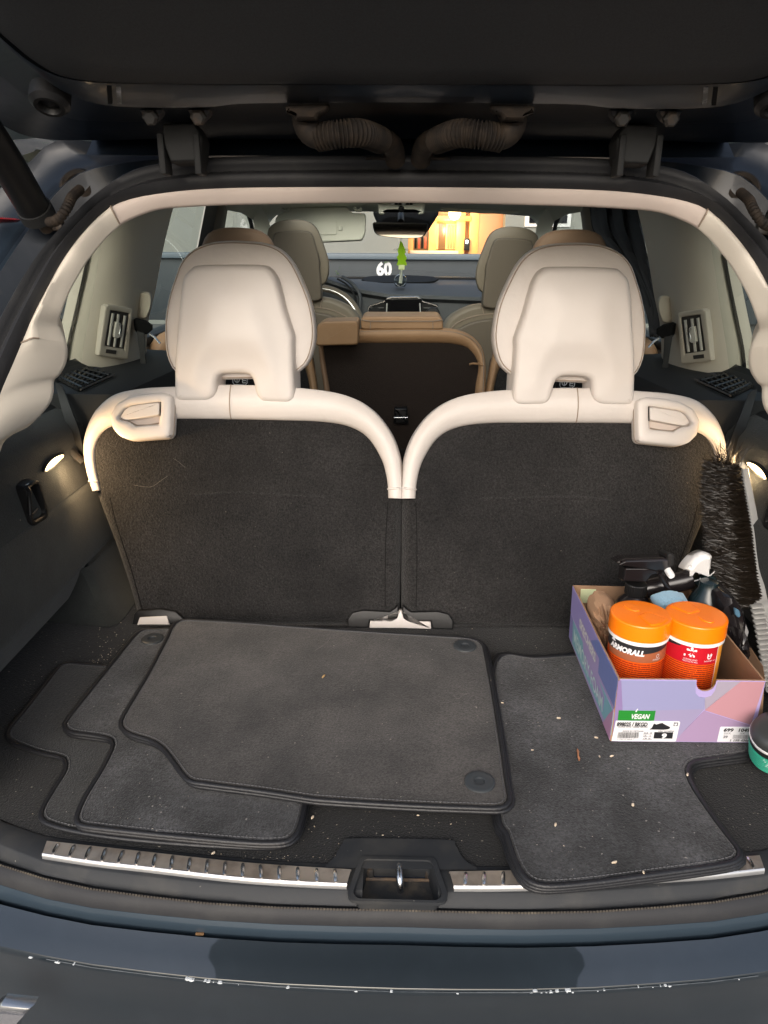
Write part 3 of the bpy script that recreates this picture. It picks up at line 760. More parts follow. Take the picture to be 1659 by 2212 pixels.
for t in [0, .04, .12, .25, .4, .55, .7, .85, .95, 1]:
    rows.append([lerp(p, q_, t) + NS*(.004 + min(.018, .5*(q_-p).length)*math.sin(math.pi*min(1, (1-t)*.88+.12))**.6) for p, q_ in zip(ai, ao)])
rows.insert(0, [p - NS*.004 for p in ai])
out_dir = [(q_-p).normalized() for p, q_ in zip(ai, ao)]
rows.append([q_ - NS*.018 + d*.004 for q_, d in zip(ao, out_dir)])
rows.append([q_ - NS*.06 + d*.000 for q_, d in zip(ao, out_dir)])
rows.append([q_ - NS*.10 - d*.02 for q_, d in zip(ao, out_dir)])
finish('leather_trim', loft_bm(rows, cap=False), M['cream'], seat, smooth=80)
for k in (0, -1):
    cap_ = [r[k] for r in rows]
    bmc = bmesh.new(); bmc.faces.new([bmc.verts.new(p) for p in cap_]); finish('trim_end', bmc, M['cream'], seat)
# the tubes that finish the ends of the roll
for k in (2, -3):
    tube('end_piping', [r[k]+NS*.0008 for r in rows[1:11]], .0018, M['cream_hard'], seat, seg=6)
sj = [aP(x, y, (SPL[0]+NS*.030, NS)) for x, y in ((516, 840), (511, 850), (506, 866), (503, 885), (502, 904))]
ii = 46
tube('leather_seam', [r[ii]+NS*.0006 for r in rows[1:11]], .0010, M['seam'], seat, seg=6)
tube('carpet_seam', [onS(x, y, .0016) for x, y in spl([(238, 1075), (248, 1120), (262, 1165), (285, 1235), (300, 1290), (310, 1325)], 16)], .0011, M['carpet_dark'], seat, seg=5)
tube('carpet_seam', [onS(x, y, .0016) for x, y in spl([(838, 1085), (834, 1150), (832, 1230), (832, 1310)], 12)], .0010, M['carpet_dark'], seat, seg=5)
tube('carpet_crease', [onS(x, y, .002) for x, y in spl([(420, 1068), (520, 1064), (640, 1070), (700, 1072)], 12)], .0022, M['carpet'], seat, seg=5)
# headrest: soft pad in front, hard shell behind
HPL = plane_yz(1.315, 1.175, 1.345, 1.44); NHd = HPL[1]
def onH(x, y, k=0.0): return aP(x, y, (HPL[0]+NHd*k, NHd))
pad = [(520, 520), (570, 524), (606, 537), (632, 562), (652, 600), (672, 650), (681, 695), (682, 735), (672, 775), (655, 797), (620, 815), (520, 820), (430, 820), (392, 812), (372, 795), (360, 762), (357, 715), (358, 685), (366, 640), (378, 602), (392, 566), (416, 540), (450, 525), (485, 520)]
pp = [onH(x, y) for x, y in spl(pad, 72, True)]
finish('headrest_pad', puff_bm(pp, NHd, [(.90, -.062), (.965, -.045), (.992, -.026), (1.0, -.008), (.996, .000), (.985, .0065), (.968, .0095), (.955, .0085), (.945, .0085), (.88, .011), (.7, .012)], .066, mode='scale'), M['cream'], seat, smooth=85)
ppc = sum(pp, V())/72
tube('pad_piping', [lerp(p, ppc, .040)+NHd*.0098 for p in pp+pp[:1]], .0010, M['seam'], seat, seg=5)
sh = [(414, 581), (428, 574), (493, 572), (560, 573), (582, 578), (599, 600), (609, 634), (617, 667), (629, 705), (636, 728), (635, 740), (636, 790), (638, 850), (635, 862), (626, 870), (600, 870), (570, 868), (560, 860), (554, 846), (550, 826), (544, 813), (534, 807), (510, 806), (482, 808), (474, 814), (471, 826), (470, 848), (462, 860), (448, 866), (410, 867), (390, 866), (382, 859), (380, 840), (380, 793), (382, 750), (386, 710), (391, 650), (397, 605), (403, 592)]
shp = [onH(x, y, .022) for x, y in resample([tuple(map(float, p)) for p in spl(sh, 130, True)], 130, True)]
zmin, zmax = min(p.z for p in shp), max(p.z for p in shp)
def swell(p):
    t = (p.z-zmin)/(zmax-zmin)
    return p + NHd*(.016*math.sin(math.pi*min(1, max(0, (1-t)*.75+.12))) - .004*t)
shp = [p+NHd*.008 for p in shp]
def shell_h(p, d):
    t = (p.z-zmin)/(zmax-zmin); return .0065*sstep(d, .055) + .004*math.sin(math.pi*t*1.3)*sstep(d, .05)
pad_top('headrest_shell', shp, NHd, [(-.004, -.034), (-.001, -.016), (.0, -.006), (.0015, .000), (.004, .0035), (.0075, .0055), (.011, .0062)], .05, .011, lambda p, d: shell_h(p, d), M['cream_hard'], seat)
# hollow shade above the arch between the legs
# release handle
BO = [(241, 897), (256, 873), (284, 856), (320, 851), (359, 849), (371, 854), (372, 870), (370, 900), (369, 936), (363, 944), (320, 949), (282, 951), (264, 944), (246, 926)]
BI = [(256, 899), (266, 885), (279, 876), (315, 870), (340, 867), (348, 868), (349, 880), (347, 898), (346, 914), (343, 917), (318, 919), (294, 920), (278, 911), (266, 906)]
def handle_set():
    o = [onS(x, y, .036) for x, y in resample(rpoly([(240, 898), (254, 873), (284, 857), (322, 851), (358, 849), (372, 855), (372, 880), (369, 937), (362, 945), (282, 951), (262, 944), (245, 926)], 6, 3), 96, True)]; i_ = [onS(x, y, .036) for x, y in resample(rpoly([(256, 902), (270, 882), (281, 876), (348, 867.5), (348, 890), (345, 917), (320, 919), (294, 921), (279, 911), (262, 908)], 3, 3), 96, True)]
    h = hub('x', seat); bpy.data.objects.remove(h)
    finish('release_bezel', ring_bm(o, i_, NS, .006, .03, bev=.4), M['cream_hard'], seat, smooth=60)
    plate('handle_recess', [p-NS*.010 for p in i_], NS, M['trim'], seat, h=.001, r=0)
    tube('bezel_shadow_line', [p - NS*.016 for p in o+o[:1]], .0012, M['seam'], seat, seg=5)
    pd = [onS(x, y, .035) for x, y in rpoly([(260, 902), (270, 886), (282, 877), (346, 868.5), (345.5, 897), (272, 909)], 4, 3)]
    plate('release_handle', pd, NS, M['cream_hard'], seat, h=.004, back=.012, r=.003)
    tube('handle_gap', [onS(x, y, .0395) for x, y in ((347.5, 868), (347, 884), (345.5, 899))], .0011, M['void'], seat, seg=5)
    tube('handle_gap', [onS(x, y, .0285) for x, y in ((277, 909), (296, 919), (320, 918), (343, 914))], .0012, M['seam'], seat, seg=5)
handle_set()
# foot covers of the folding frame
def sp(name, pts, k, m, h=.003, r=.001, rr=0):
    P = rpoly(pts, rr, 3) if rr else pts
    return plate(name, [onS(x, y, k) for x, y in P], NS, m, seat, h=h, back=.02, r=r)
sp('foot_cover', [(288, 1348), (292, 1325), (300, 1317), (350, 1314), (382, 1320), (402, 1338), (406, 1348)], .004, M['black'], h=.008, r=.003)
sp('frame_foot', [(297, 1350), (303, 1333), (361, 1330), (367, 1350)], .012, M['cream_hard'], rr=2)
sp('foot_cover', [(750, 1355), (752, 1335), (762, 1322), (785, 1317), (842, 1320), (853, 1313), (860, 1306), (861, 1322), (855, 1334), (842, 1341), (800, 1339), (796, 1355)], .004, M['black'], h=.008, r=.003)
sp('frame_foot', [(798, 1356), (800, 1340), (846, 1341), (857, 1335), (862, 1318), (866, 1318), (866, 1356)], .012, M['cream_hard'], rr=1)
seat_r = mirror(seat)
bx = box('gap_shade', (0, 1.33, .94), (1.26, .01, .28), M['void'], car)   # dark sheet put in as the shade behind the backrests
for x in (0,):
    pass

# --- second row
row2 = hub('second_row_middle_seat', car)
MPL = plane_yz(2.02, .80, 2.16, 1.25); NM = MPL[1]
def onM(x, y, k=0.0): return aP(x, y, (MPL[0]+NM*k, NM))
cb = [onM(x, y) for x, y in [(712, 1100), (700, 842), (690, 775), (688, 742), (760, 735), (985, 738), (1018, 752), (1037, 785), (1028, 842), (1015, 1100)]]
plate('backrest_carpet', cb, NM, mat('brown_carpet', (.022, .016, .013), .95, spec=.1, sheen=.12, bump=[(420, .0016)], fine=(600, .4)), row2, h=.004, back=.10, r=.003)
o_ = [onM(x, y) for x, y in spl([(764, 711), (850, 709), (950, 709), (1001, 718), (1031, 739), (1046, 772), (1048, 842), (1040, 950), (1032, 1100)], 50)]
i_ = [onM(x, y) for x, y in spl([(764, 741), (850, 741), (950, 741), (990, 745), (1014, 755), (1033, 788), (1026, 842), (1019, 950), (1010, 1100)], 50)]
def roll(name, o_, i_, n, m, par, bulge=.5, back=.05, mx=.02):
    rows = [[p - n*.01 for p in i_]]
    for t in [0, .1, .3, .5, .7, .9, 1]:
        rows.append([lerp(p, q_, t) + n*(.004+min(mx, bulge*(q_-p).length)*math.sin(math.pi*min(1, (1-t)*.9+.1))**.8) for p, q_ in zip(i_, o_)])
    rows.append([q_ - n*.02 for q_ in o_]); rows.append([q_ - n*back - (q_-p).normalized()*.01 for p, q_ in zip(i_, o_)])
    return finish(name, loft_bm(rows), m, par, smooth=80)
roll('leather_trim', o_, i_, NM, M['tan'], row2)
tube('stitching', [lerp(p, q_, .72)+NM*.022 for p, q_ in zip(i_, o_)], .0013, M['seam'], row2, seg=5)
tube('end_piping', [onM(x, y, .018) for x, y in ((1014, 787), (1022, 785), (1033, 786), (1044, 790))], .003, M['tan'], row2, seg=6)
o_ = [onM(x, y) for x, y in spl([(688, 745), (693, 790), (702, 850), (716, 960), (730, 1100)], 24)]
i_ = [onM(x, y) for x, y in spl([(698, 745), (704, 790), (714, 850), (728, 960), (742, 1100)], 24)]
roll('edge_trim', o_, i_, NM, M['tan_dark'], row2)
def blk(name, pts, Y, th, m, par, r=.006, rr=5):
    P = [aY(x, y, Y) for x, y in rpoly(pts, rr, 3)]
    return finish(name, puff_bm(P, V((0, -1, 0)), [(0, 0), (r*.3, r*.7), (r, r)], th), m, par, smooth=60)
blk('headrest_wing', [(685, 702), (700, 694), (770, 692), (774, 700), (774, 745), (682, 747)], 2.06, .10, M['tan'], row2, rr=7)
blk('folded_headrest', [(780, 712), (779, 690), (786, 683), (948, 683), (957, 690), (957, 712)], 2.13, .14, M['tan'], row2, rr=6)
tube('headrest_seam', [aY(x, y, 2.122) for x, y in ((781, 691), (800, 694), (935, 694), (956, 691))], .0014, M['seam'], row2, seg=5)
for x in (800, 935): tube('headrest_seam', [aY(x, y, 2.122) for x, y in ((x, 694), (x, 711))], .0012, M['seam'], row2, seg=5)
blk('strap_bracket', [(852, 881), (880, 881), (882, 915), (850, 915)], 2.03, .02, M['black'], row2, rr=2)
tube('bracket_bar', [aY(x, y, 2.018) for x, y in ((851, 902), (881, 902))], .0014, M['steel'], row2, seg=6)
# outer seats of the second row (left measured, right mirrored)
r2 = hub('second_row_outer_seat', car)
cb = [onM(x, y, -.01) for x, y in [(330, 1100), (334, 840), (346, 760), (372, 738), (640, 738), (668, 760), (678, 842), (700, 1100)]]
plate('backrest_carpet', cb, NM, M['carpet'], r2, h=.004, back=.12, r=.003)
o_ = [onM(x, y, -.01) for x, y in spl([(322, 1000), (322, 830), (322, 770), (330, 742), (350, 722), (400, 706), (500, 700), (600, 702), (650, 718), (672, 760), (686, 842), (705, 1000)], 60)]
i_ = [onM(x, y, -.01) for x, y in spl([(357, 1000), (357, 830), (357, 790), (362, 775), (380, 758), (420, 740), (500, 735), (580, 738), (630, 750), (655, 785), (670, 842), (690, 1000)], 60)]
roll('leather_trim', o_, i_, NM, M['tan'], r2)
hpp = [aY(x, y, 2.15) for x, y in spl([(434, 620), (432, 560), (440, 520), (455, 500), (487, 491), (540, 493), (570, 502), (590, 525), (602, 565), (602, 620), (590, 690), (450, 690)], 50, True)]
finish('headrest', puff_bm(hpp, V((0, -1, .1)).normalized(), [(.9, -.05), (.98, -.03), (1, -.005), (.98, .010), (.9, .018), (.6, .022)], .06, mode='scale'), M['tan_dark'], r2, smooth=85)
for x in (470, 560): tube('headrest_post', [aY(x, 680, 2.16), aY(x, 730, 2.16)], .008, M['steel'], r2)
# child seat anchor sign, white outline pictogram
AY = 2.0
ab = blk('anchor_label', [(499, 800), (536, 800), (536, 836), (499, 836)], AY+.012, .01, M['black'], r2, r=.002, rr=3)
def ln(pts, w=.0013, Y=AY, par=r2, m=M['white'], nm='pictogram_line'): return tube(nm, [aY(x, y, Y) for x, y in pts], w, m, par, seg=5)
ln([(502, 803), (503, 826), (506, 831), (530, 832), (534, 827), (534, 803)])
ln([(512, 806), (512, 825)]); ln([(506, 818), (508, 824), (512, 827), (516, 824), (518, 818)]); ln([(509, 811), (515, 811)])
ln([(516, 804), (524, 815), (524, 826)]); ln([(524, 822), (531, 822)]); ln([(520, 804), (527, 813), (528, 817), (532, 817)]); ln([(524, 827), (531, 827)])
# seat edge at the door
rr2 = mirror(r2)
_lab = [c for c in rr2.children if c.name.startswith('anchor_label')][0]
cx_ = sum(v.co.x for v in _lab.data.vertices)/len(_lab.data.vertices)
for s_ in [c for c in rr2.children if c.name.startswith(('anchor_label', 'pictogram_line'))]:   # the pictogram must not be mirrored
    for v in s_.data.vertices: v.co.x = 2*cx_ - v.co.x
    s_.data.flip_normals()

# --- front seats
fs = hub('front_seat', car, 'cream seat behind the steering wheel')
NF = V((0, -1, .12)).normalized(); FY = 2.80
padf = [(578, 560), (577, 505), (588, 484), (618, 474), (657, 475), (682, 489), (697, 522), (708, 556), (711, 580), (708, 600), (695, 617), (640, 622), (600, 615), (582, 600)]
P = [aY(x, y, FY) for x, y in spl(padf, 50, True)]
finish('headrest_pad', puff_bm(P, NF, [(.88, -.05), (.97, -.03), (1, -.008), (.985, .004), (.96, .007), (.8, .01), (.6, .01)], .06, mode='scale'), M['front_leather'], fs, smooth=85)
shf = [(590, 510), (600, 501), (630, 498), (663, 498), (675, 506), (684, 535), (691, 562), (691, 580), (693, 600), (695, 640), (691, 649), (665, 652), (655, 640), (650, 622), (620, 620), (612, 640), (604, 652), (590, 650), (586, 640), (586, 560)]
P = [aY(x, y, FY-.02) for x, y in spl(shf, 70, True)]
finish('headrest_shell', puff_bm(P, NF, [(0, -.015), (.001, 0), (.004, .004), (.008, .0055)], .04), M['front_shell'], fs, smooth=85)
bkp = [(555, 1000), (556, 720), (565, 680), (590, 655), (640, 645), (699, 641), (742, 655), (768, 675), (780, 708), (786, 760), (786, 1000)]
P = [aY(x, y, FY+.01) for x, y in spl(bkp, 70)]
P += []
finish('backrest', puff_bm(P, NF, [(-.004, -.06), (-.001, -.03), (0, -.012), (.004, .0), (.012, .006), (.02, .008)], .10), M['front_leather'], fs, smooth=70)
tube('backrest_seam', [aY(x, y, FY-.001) for x, y in spl([(590, 668), (640, 662), (700, 666), (745, 682), (768, 706), (774, 730)], 24)], .0022, M['seam'], fs, seg=5)
tube('backrest_seam', [aY(x, y, FY-.003) for x, y in ((700, 643), (694, 652), (692, 664))], .0018, M['seam'], fs, seg=5)
bkq = [(570, 1000), (572, 720), (582, 690), (640, 672), (700, 676), (744, 694), (764, 720), (770, 760), (772, 1000)]
P = [aY(x, y, FY-.01) for x, y in spl(bkq, 50)]
finish('backrest_shell', puff_bm(P, NF, [(0, -.01), (.003, 0), (.01, .004)], .02), M['front_shell'], fs, smooth=70)
mirror(fs, dz=-.02, label='cream front passenger seat')

# --- dashboard
dsh = hub('dashboard', car)
DY = 3.42
def dpt(x, y, Y): return aY(x, y, Y)
xs_ = [-.74, -.60, -.45, -.33, -.2, -.05, .1, .3, .5, .74]
far = [V((x, 4.05, dpt(870, 603, 4.05).z)) for x in xs_]
def zt(y, Y): return dpt(870, y, Y).z
near_y = {-.74: 612, -.60: 611, -.45: 604, -.33: 601, -.2: 622, -.05: 634, .1: 635, .3: 638, .5: 640, .74: 642}
nearY = DY
near = [V((x, nearY+.02, zt(near_y[x], nearY+.02))) for x in xs_]
mid = [lerp(a, b, .5)+V((0, 0, .006)) for a, b in zip(far, near)]
lip1 = [p + V((0, -.02, -.004)) for p in near]; lip2 = [p + V((0, -.022, -.018)) for p in near]
low = [V((p.x, nearY+.03, p.z-.035)) for p in near]; low2 = [V((p.x, nearY+.0, .80)) for p in near]
finish('top_pad', loft_bm([[V((p.x, p.y+.02, p.z-.03)) for p in far], far, mid, near, lip1, lip2, low, low2]), M['dash'], dsh, smooth=60)
box('screen_base_strip', (0, 4.07, zt(600, 4.07)-.005), (1.50, .05, .02), M['black'], dsh)
spo = [aY(x, y, 3.85) for x, y in spl([(781, 603), (800, 597), (870, 595), (935, 598), (947, 604), (920, 608), (870, 609), (805, 608)], 30, True)]
plate('speaker_grille', [V((p.x, 3.85+(p.z-spo[0].z)*3, p.z-.003)) for p in spo], V((0, -.3, 1)).normalized(), M['soft_black'], dsh, h=.003, r=.001)
# centre stack: bright surround, screen, outlets
CYY = DY-.012
def fr_tube(pts, w, m, nm, Y=CYY, par=dsh): return tube(nm, [aY(x, y, Y) for x, y in pts], w, m, par, seg=6)
stack = [aY(x, y, CYY+.006) for x, y in [(793, 720), (797, 662), (831, 651), (840, 643), (903, 641.6), (912, 651), (944, 660), (948, 681), (950, 720)]]
plate('centre_panel', stack, V((0, -1, 0)), M['black'], dsh, h=.002, r=0, back=.03)
fr_tube(rpoly([(793, 700), (797, 662), (831, 651), (840, 643), (903, 641.6), (912, 651), (944, 660), (949, 690)], 3, 2)[1:-3], .0045, M['steel'], 'bright_surround')
P = [aY(x, y, CYY-.004) for x, y in rpoly([(832, 646), (911, 645), (911, 715), (832, 715)], 3, 2)]
plate('touch_screen', P, V((0, -1, 0)), M['screen'], dsh, h=.006, r=.001)
for x in (836, 907): fr_tube([(x, 655), (x-(2 if x < 870 else -2), 690)], .003, M['grey_plastic'], 'screen_edge', CYY-.012)
for s, (xa, xb) in enumerate(((800, 829), (915, 943))):
    for k in range(5): fr_tube([(xa, 665+k*6), (xb, 665+k*6)], .0022, mat('slat_%d%d' % (s, k), (.09, .09, .09), .5) if k == 0 else M['soft_black'], 'outlet_slat', CYY-.006)
# dark knob left
finish('volume_ring', lathe_bm([(.001, .004), (.024, .004), (.028, 0), (.028, -.004)], axis_matrix(aY(811, 677, CYY-.008), (0, -1, 0)), 20), M['soft_black'], dsh)
# instrument cowl and wheel
fr_tube(spl([(738, 598), (755, 608), (772, 626), (778, 645), (776, 668)], 16), .008, M['dash'], 'instrument_cowl', DY-.03)
fr_tube(spl([(728, 602), (748, 614), (764, 634), (770, 655)], 16), .004, M['soft_black'], 'cowl_inner', DY-.03)
wc = aY(688, 712, 3.28); wm = axis_matrix(wc, (0, -1, .45))
tb = bmesh.new()
ringp = [wm @ V((.185*math.cos(a), .185*math.sin(a), 0)) for a in [k*2*math.pi/48 for k in range(49)]]
sw = finish('steering_wheel', tube_bm(ringp, .0155, 10), M['front_leather'], car, smooth=80)
tube('wheel_trim', [wm @ V((.178*math.cos(a), .178*math.sin(a), .012)) for a in [k*2*math.pi/48 for k in range(49)]], .003, M['steel'], sw, seg=6)
finish('wheel_hub', lathe_bm([(.001, .02), (.05, .018), (.068, .005), (.068, -.03)], wm, 24), M['black'], sw)
for a in (0, 180, 270):
    d = V((math.cos(R(a)), math.sin(R(a)), 0)); tube('wheel_spoke', [wm @ (d*.06), wm @ (d*.178)], .014, M['black'], sw, flat=.5)

# --- screen, roof, visors, inner mirror
ws = finish('windscreen', loft_bm([[V((-.66, 3.30, 1.56)), V((0, 3.27, 1.575)), V((.66, 3.30, 1.56))], [V((-.76, 4.12, 1.24)), V((0, 4.16, 1.245)), V((.76, 4.12, 1.24))]]), M['glass_clear'], car)
def roof_grid(tab, dz, dw):
    g_ = []
    for Y, z, w in tab:
        g_.append([V((x*(w+dw), Y, z + dz - .022*(abs(x)**3) - (.03 if abs(x) == 1 else 0))) for x in (-1, -.9, -.66, -.33, 0, .33, .66, .9, 1)])
    return g_
def roof_bm(g_, r0, r1):    # leaves out the added glass panel between rows r0 and r1
    b_ = loft_bm(g_[:r0+1]); loft_bm(g_[r1:], bm=b_)
    loft_bm([r[:3] for r in g_[r0:r1+1]], bm=b_); loft_bm([r[6:] for r in g_[r0:r1+1]], bm=b_)
    bmesh.ops.remove_doubles(b_, verts=b_.verts[:], dist=1e-6); return b_
RT = ((1.14, 1.556, .60), (1.5, 1.572, .62), (2.2, 1.598, .63), (2.95, 1.592, .60), (3.24, aY(870, 457, 3.24).z, .58))
hg_ = roof_grid(RT, 0, 0); hg_.append([p + V((0, .10, .02)) for p in hg_[-1]])
roof = finish('headliner', roof_bm(hg_, 1, 3), M['headliner'], car, smooth=70)
rg_ = roof_grid(RT, .03, .05)
finish('roof_skin', roof_bm(rg_, 1, 3), M['paint'], roof, smooth=70)
finish('added_roof_glass', loft_bm([r[2:7] for r in rg_[1:4]]), glass('added_roof_glass', (.74, .80, .76)), roof, smooth=70)  # unseen roof glass, added to let daylight into the cabin
def pill(name, pts, Y, w, m, par, flat=.5, mirror_it=True):
    o = tube(name, [aY(x, y, Y_) for (x, y), Y_ in zip(pts, Y)], w, m, par, seg=10, flat=flat)
    if mirror_it: mirror(o)
    return o
# front pillars curve up into the roof rail
ap = finish('front_pillar_trim', loft_bm([[aY(x+dx, y+dy, Y) for x, y, Y in spl([(640, 452, 3.2), (606, 460, 3.24), (585, 478, 3.35), (575, 505, 3.5), (568, 560, 3.8), (566, 620, 4.0)], 24)] for dx, dy in ((0, 0), (-4, -3), (-14, -10), (-26, -16))]), M['headliner'], car, smooth=80)
mirror(ap)
asl = finish('front_door_seal', loft_bm([[aY(x+dx, y, Y) for x, y, Y in spl([(514, 446, 3.02), (526, 456, 3.05), (536, 476, 3.12), (541, 510, 3.2), (543, 620, 3.3)], 20)] for dx in (0, 4, 9)]), M['rubber'], car, smooth=80)
mirror(asl)
for o in (ap, asl): pass
fp = finish('roof_rail_trim', loft_bm([[aY(x+dx, y, Y) for x, y, Y in spl([(524, 440, 3.02), (536, 456, 3.05), (546, 476, 3.12), (551, 510, 3.2), (553, 640, 3.3)], 20)] for dx in (0, 12, 24, 34)]), M['headliner'], car, smooth=80)
mirror(fp)
vis = hub('sun_visor', car, 'lowered cream visor with its mirror cover shut')
vp = [aY(x, y, 3.12) for x, y in rpoly([(594, 476), (600, 464), (620, 456), (626, 448), (750, 447), (760, 460), (788, 461), (791, 469), (789, 503), (782, 519), (697, 523), (620, 523), (600, 515)], 5, 3)]
finish('visor_board', puff_bm(vp, V((0, -1, .2)).normalized(), [(0, 0), (.002, .004), (.006, .006)], .014), M['headliner'], vis, smooth=60)
P = [aY(x, y, 3.112) for x, y in rpoly([(673, 478), (727, 478), (727, 507), (673, 507)], 3, 3)]
plate('mirror_cover', P, V((0, -1, .2)).normalized(), M['headliner'], vis, h=.002, r=.001)
for x in (614, 771): tube('visor_clip', [aY(x_, y_, 3.1) for x_, y_ in ((x-6, 447), (x-1, 455), (x+8, 455), (x+10, 448))], .006, M['headliner'], vis)
box('cover_tab', aY(735, 493, 3.11), (.016, .004, .016), M['headliner'], vis)
vr = hub('sun_visor', car, 'raised cream visor against the roof')
P = [aY(x, y, 3.16) for x, y in rpoly([(950, 445), (952, 455), (1040, 461), (1105, 462), (1143, 455), (1136, 441), (950, 438)], 3, 3)]
finish('visor_board', puff_bm(P, V((0, -1, -.3)).normalized(), [(0, 0), (.002, .004), (.005, .006)], .05), M['headliner'], vr, smooth=60)
P = [aY(x, y, 3.148) for x, y in ((1017, 452), (1079, 453), (1079, 458), (1017, 458))]
plate('warning_label', P, V((0, -1, -.3)), mat('pale_label', (.60, .60, .56), .6), vr, h=.001, r=0)
oc = hub('overhead_console', car)
P = [aY(x, y, 3.05) for x, y in rpoly([(815, 437), (919, 437), (916, 462), (905, 464), (898, 456), (836, 456), (828, 464), (818, 462)], 3, 3)]
finish('console_shell', puff_bm(P, V((0, -1, -.2)).normalized(), [(0, 0), (.003, .006), (.008, .008)], .08), M['headliner'], oc, smooth=60)
for i in range(6): box('console_button', aY(848+i*8, 440.5, 3.035), (.012, .006, .006), M['white_plastic'] if i % 3 == 0 else M['soft_black'], oc, bev=.001)
finish('camera_eye', lathe_bm([(.001, .006), (.011, .004), (.012, -.01)], axis_matrix(aY(867, 452, 3.04), (0, -1, -.3)), 14), M['black'], oc)
P = [aY(x, y, 3.42) for x, y in [(806, 456), (948, 456), (925, 492), (880, 500), (840, 500), (816, 480)]]
finish('sensor_housing', puff_bm(P, V((0, -1, .3)).normalized(), [(0, 0), (.004, .008), (.01, .01)], .05), M['void'], oc, smooth=60)
P = [aY(x, y, 3.24) for x, y in spl([(805, 483), (811, 480), (860, 480.5), (918, 482.5), (924, 486), (922, 499), (916, 510), (905, 514), (866, 514.5), (825, 510), (812, 505), (807, 496)], 50, True)]
im = finish('inner_mirror', puff_bm(P, V((-.10, -1, -.05)).normalized(), [(0, 0), (.001, .003), (.003, .004)], .025), M['soft_black'], car, smooth=60)
P2 = [lerp(p, sum(P, V())/50, .05) for p in P]
plate('mirror_face', [p+V((0, -.005, 0)) for p in P2], V((-.12, -1, .02)).normalized(), M['mirror'], im, h=.001, r=0)
tube('mirror_stem', [aY(866, 480, 3.26), aY(866, 462, 3.36)], .014, M['black'], im)

# --- body sides seen from inside (left measured, right mirrored)
sd = hub('cabin_side', car)
# pillar between quarter glass and rear door, with air outlet
pe = [(196, 540, 1.66), (186, 590, 1.65), (168, 670, 1.63), (152, 740, 1.61), (146, 790, 1.60)]
pm = [(262, 470, 1.70), (252, 560, 1.68), (232, 660, 1.66), (214, 740, 1.64), (206, 792, 1.63)]
pn = [(318, 440, 1.76), (302, 560, 1.74), (284, 660, 1.715), (268, 740, 1.70), (262, 800, 1.69)]
pf_ = [(372, 430, 1.88), (346, 530, 1.85), (327, 630, 1.83), (312, 700, 1.81), (306, 800, 1.79)]
pg = [(376, 430, 2.00), (352, 530, 1.97), (333, 630, 1.95), (318, 700, 1.93), (312, 800, 1.91)]
rows = []
for tab in (pe, pm, pn, pf_, pg):
    rows.append([aY(x, y, Y) for x, y, Y in spl([(t[0], t[1], t[2]) for t in tab], 24)])
rows.insert(0, [p+V((-.03, .004, 0)) for p in rows[0]])
rows.append([p+V((-.05, .03, 0)) for p in rows[-1]])
# interpolate smoothly across
rr_ = []
for i in range(24):
    rr_.append([V(p) for p in spl([tuple(r[i]) for r in rows], 26)])
cp = finish('pillar_panel', loft_bm(rr_), M['pillar_trim'], sd, smooth=80)
tube('pillar_edge', [p+V((-.001, -.004, 0)) for p in rows[1]], .004, M['void'], sd, seg=6)
from mathutils.bvhtree import BVHTree
_bm = bmesh.new(); _bm.from_mesh(cp.data); bmesh.ops.translate(_bm, verts=_bm.verts[:], vec=ORG[cp.name]); _bv = BVHTree.FromBMesh(_bm)
def hitPil(x, y): return _bv.ray_cast(CAM, ray(x, y).normalized())[0]
_q = [hitPil(*c) for c in ((226, 668), (283, 680), (216, 760), (272, 768))]
PILN = ((_q[1]-_q[2]).cross(_q[3]-_q[0])).normalized()
if PILN.x < 0: PILN = -PILN
PILO = max(_q, key=lambda p: p.dot(PILN))
_q += [hitPil(*c) for c in ((250, 700), (250, 740), (262, 690), (240, 720), (226, 720), (276, 720))]
PILO = sum(_q, V())/10 + PILN*(.001+max((p-sum(_q, V())/10).dot(PILN) for p in _q))
def onPil(x, y, k=0.0): return aP(x, y, (PILO+PILN*k, PILN)), PILN
def vent():
    vo = [(229, 661), (235, 658), (282, 666), (285.5, 670), (283, 690), (276, 770), (273, 775), (262, 774.5), (220, 769), (214, 765), (213, 758), (226, 668)]
    vi = [(237, 673), (239, 670), (276, 676), (278.5, 678), (277, 690), (268, 752), (266, 753.5), (250, 751), (228, 747), (225.5, 745), (226, 738), (236, 680)]
    O_ = [onPil(x, y, .001)[0] for x, y in spl(vo, 60, True)]; n = onPil(0, 0)[1]
    I_ = [onPil(x, y, .001)[0] for x, y in spl(vi, 60, True)]
    v = finish('air_outlet', ring_bm(O_, I_, n, .003, .012), M['pillar_trim'], car, smooth=50)
    plate('outlet_cavity', [p-n*.0015 for p in I_], n, M['vent_dark'], v, h=.001, r=0)
    for (xa, ya, xb, yb) in ((244, 677, 234, 746), (256, 679, 247, 749), (270, 682, 261, 750)):
        tube('outlet_slat', [onPil(xa, ya, .0025)[0], onPil(xb, yb, .0025)[0]], .0048, mat('outlet_slat', (.52, .50, .43), .5) if xa == 244 else bpy.data.materials['outlet_slat'], v, seg=8, flat=.6)
    kb = [onPil(x, y, .004)[0] for x, y in rpoly([(249, 694), (260, 698), (259, 727), (252, 731), (244, 728), (246, 712)], 3, 3)]
    plate('outlet_knob', kb, n, bpy.data.materials['outlet_slat'], v, h=.004, r=.002)
    tube('knob_glint', [onPil(x, y, .009)[0] for x, y in ((258, 699), (260, 710), (257, 722))], .0014, M['steel'], v, seg=6)
    pb = [onPil(x, y, .003)[0] for x, y in ((228.5, 754), (250.5, 757), (249, 765), (227.5, 762))]
    plate('outlet_wheel', pb, n, M['vent_dark'], v, h=.002, r=0)
    return v
mirror(vent())
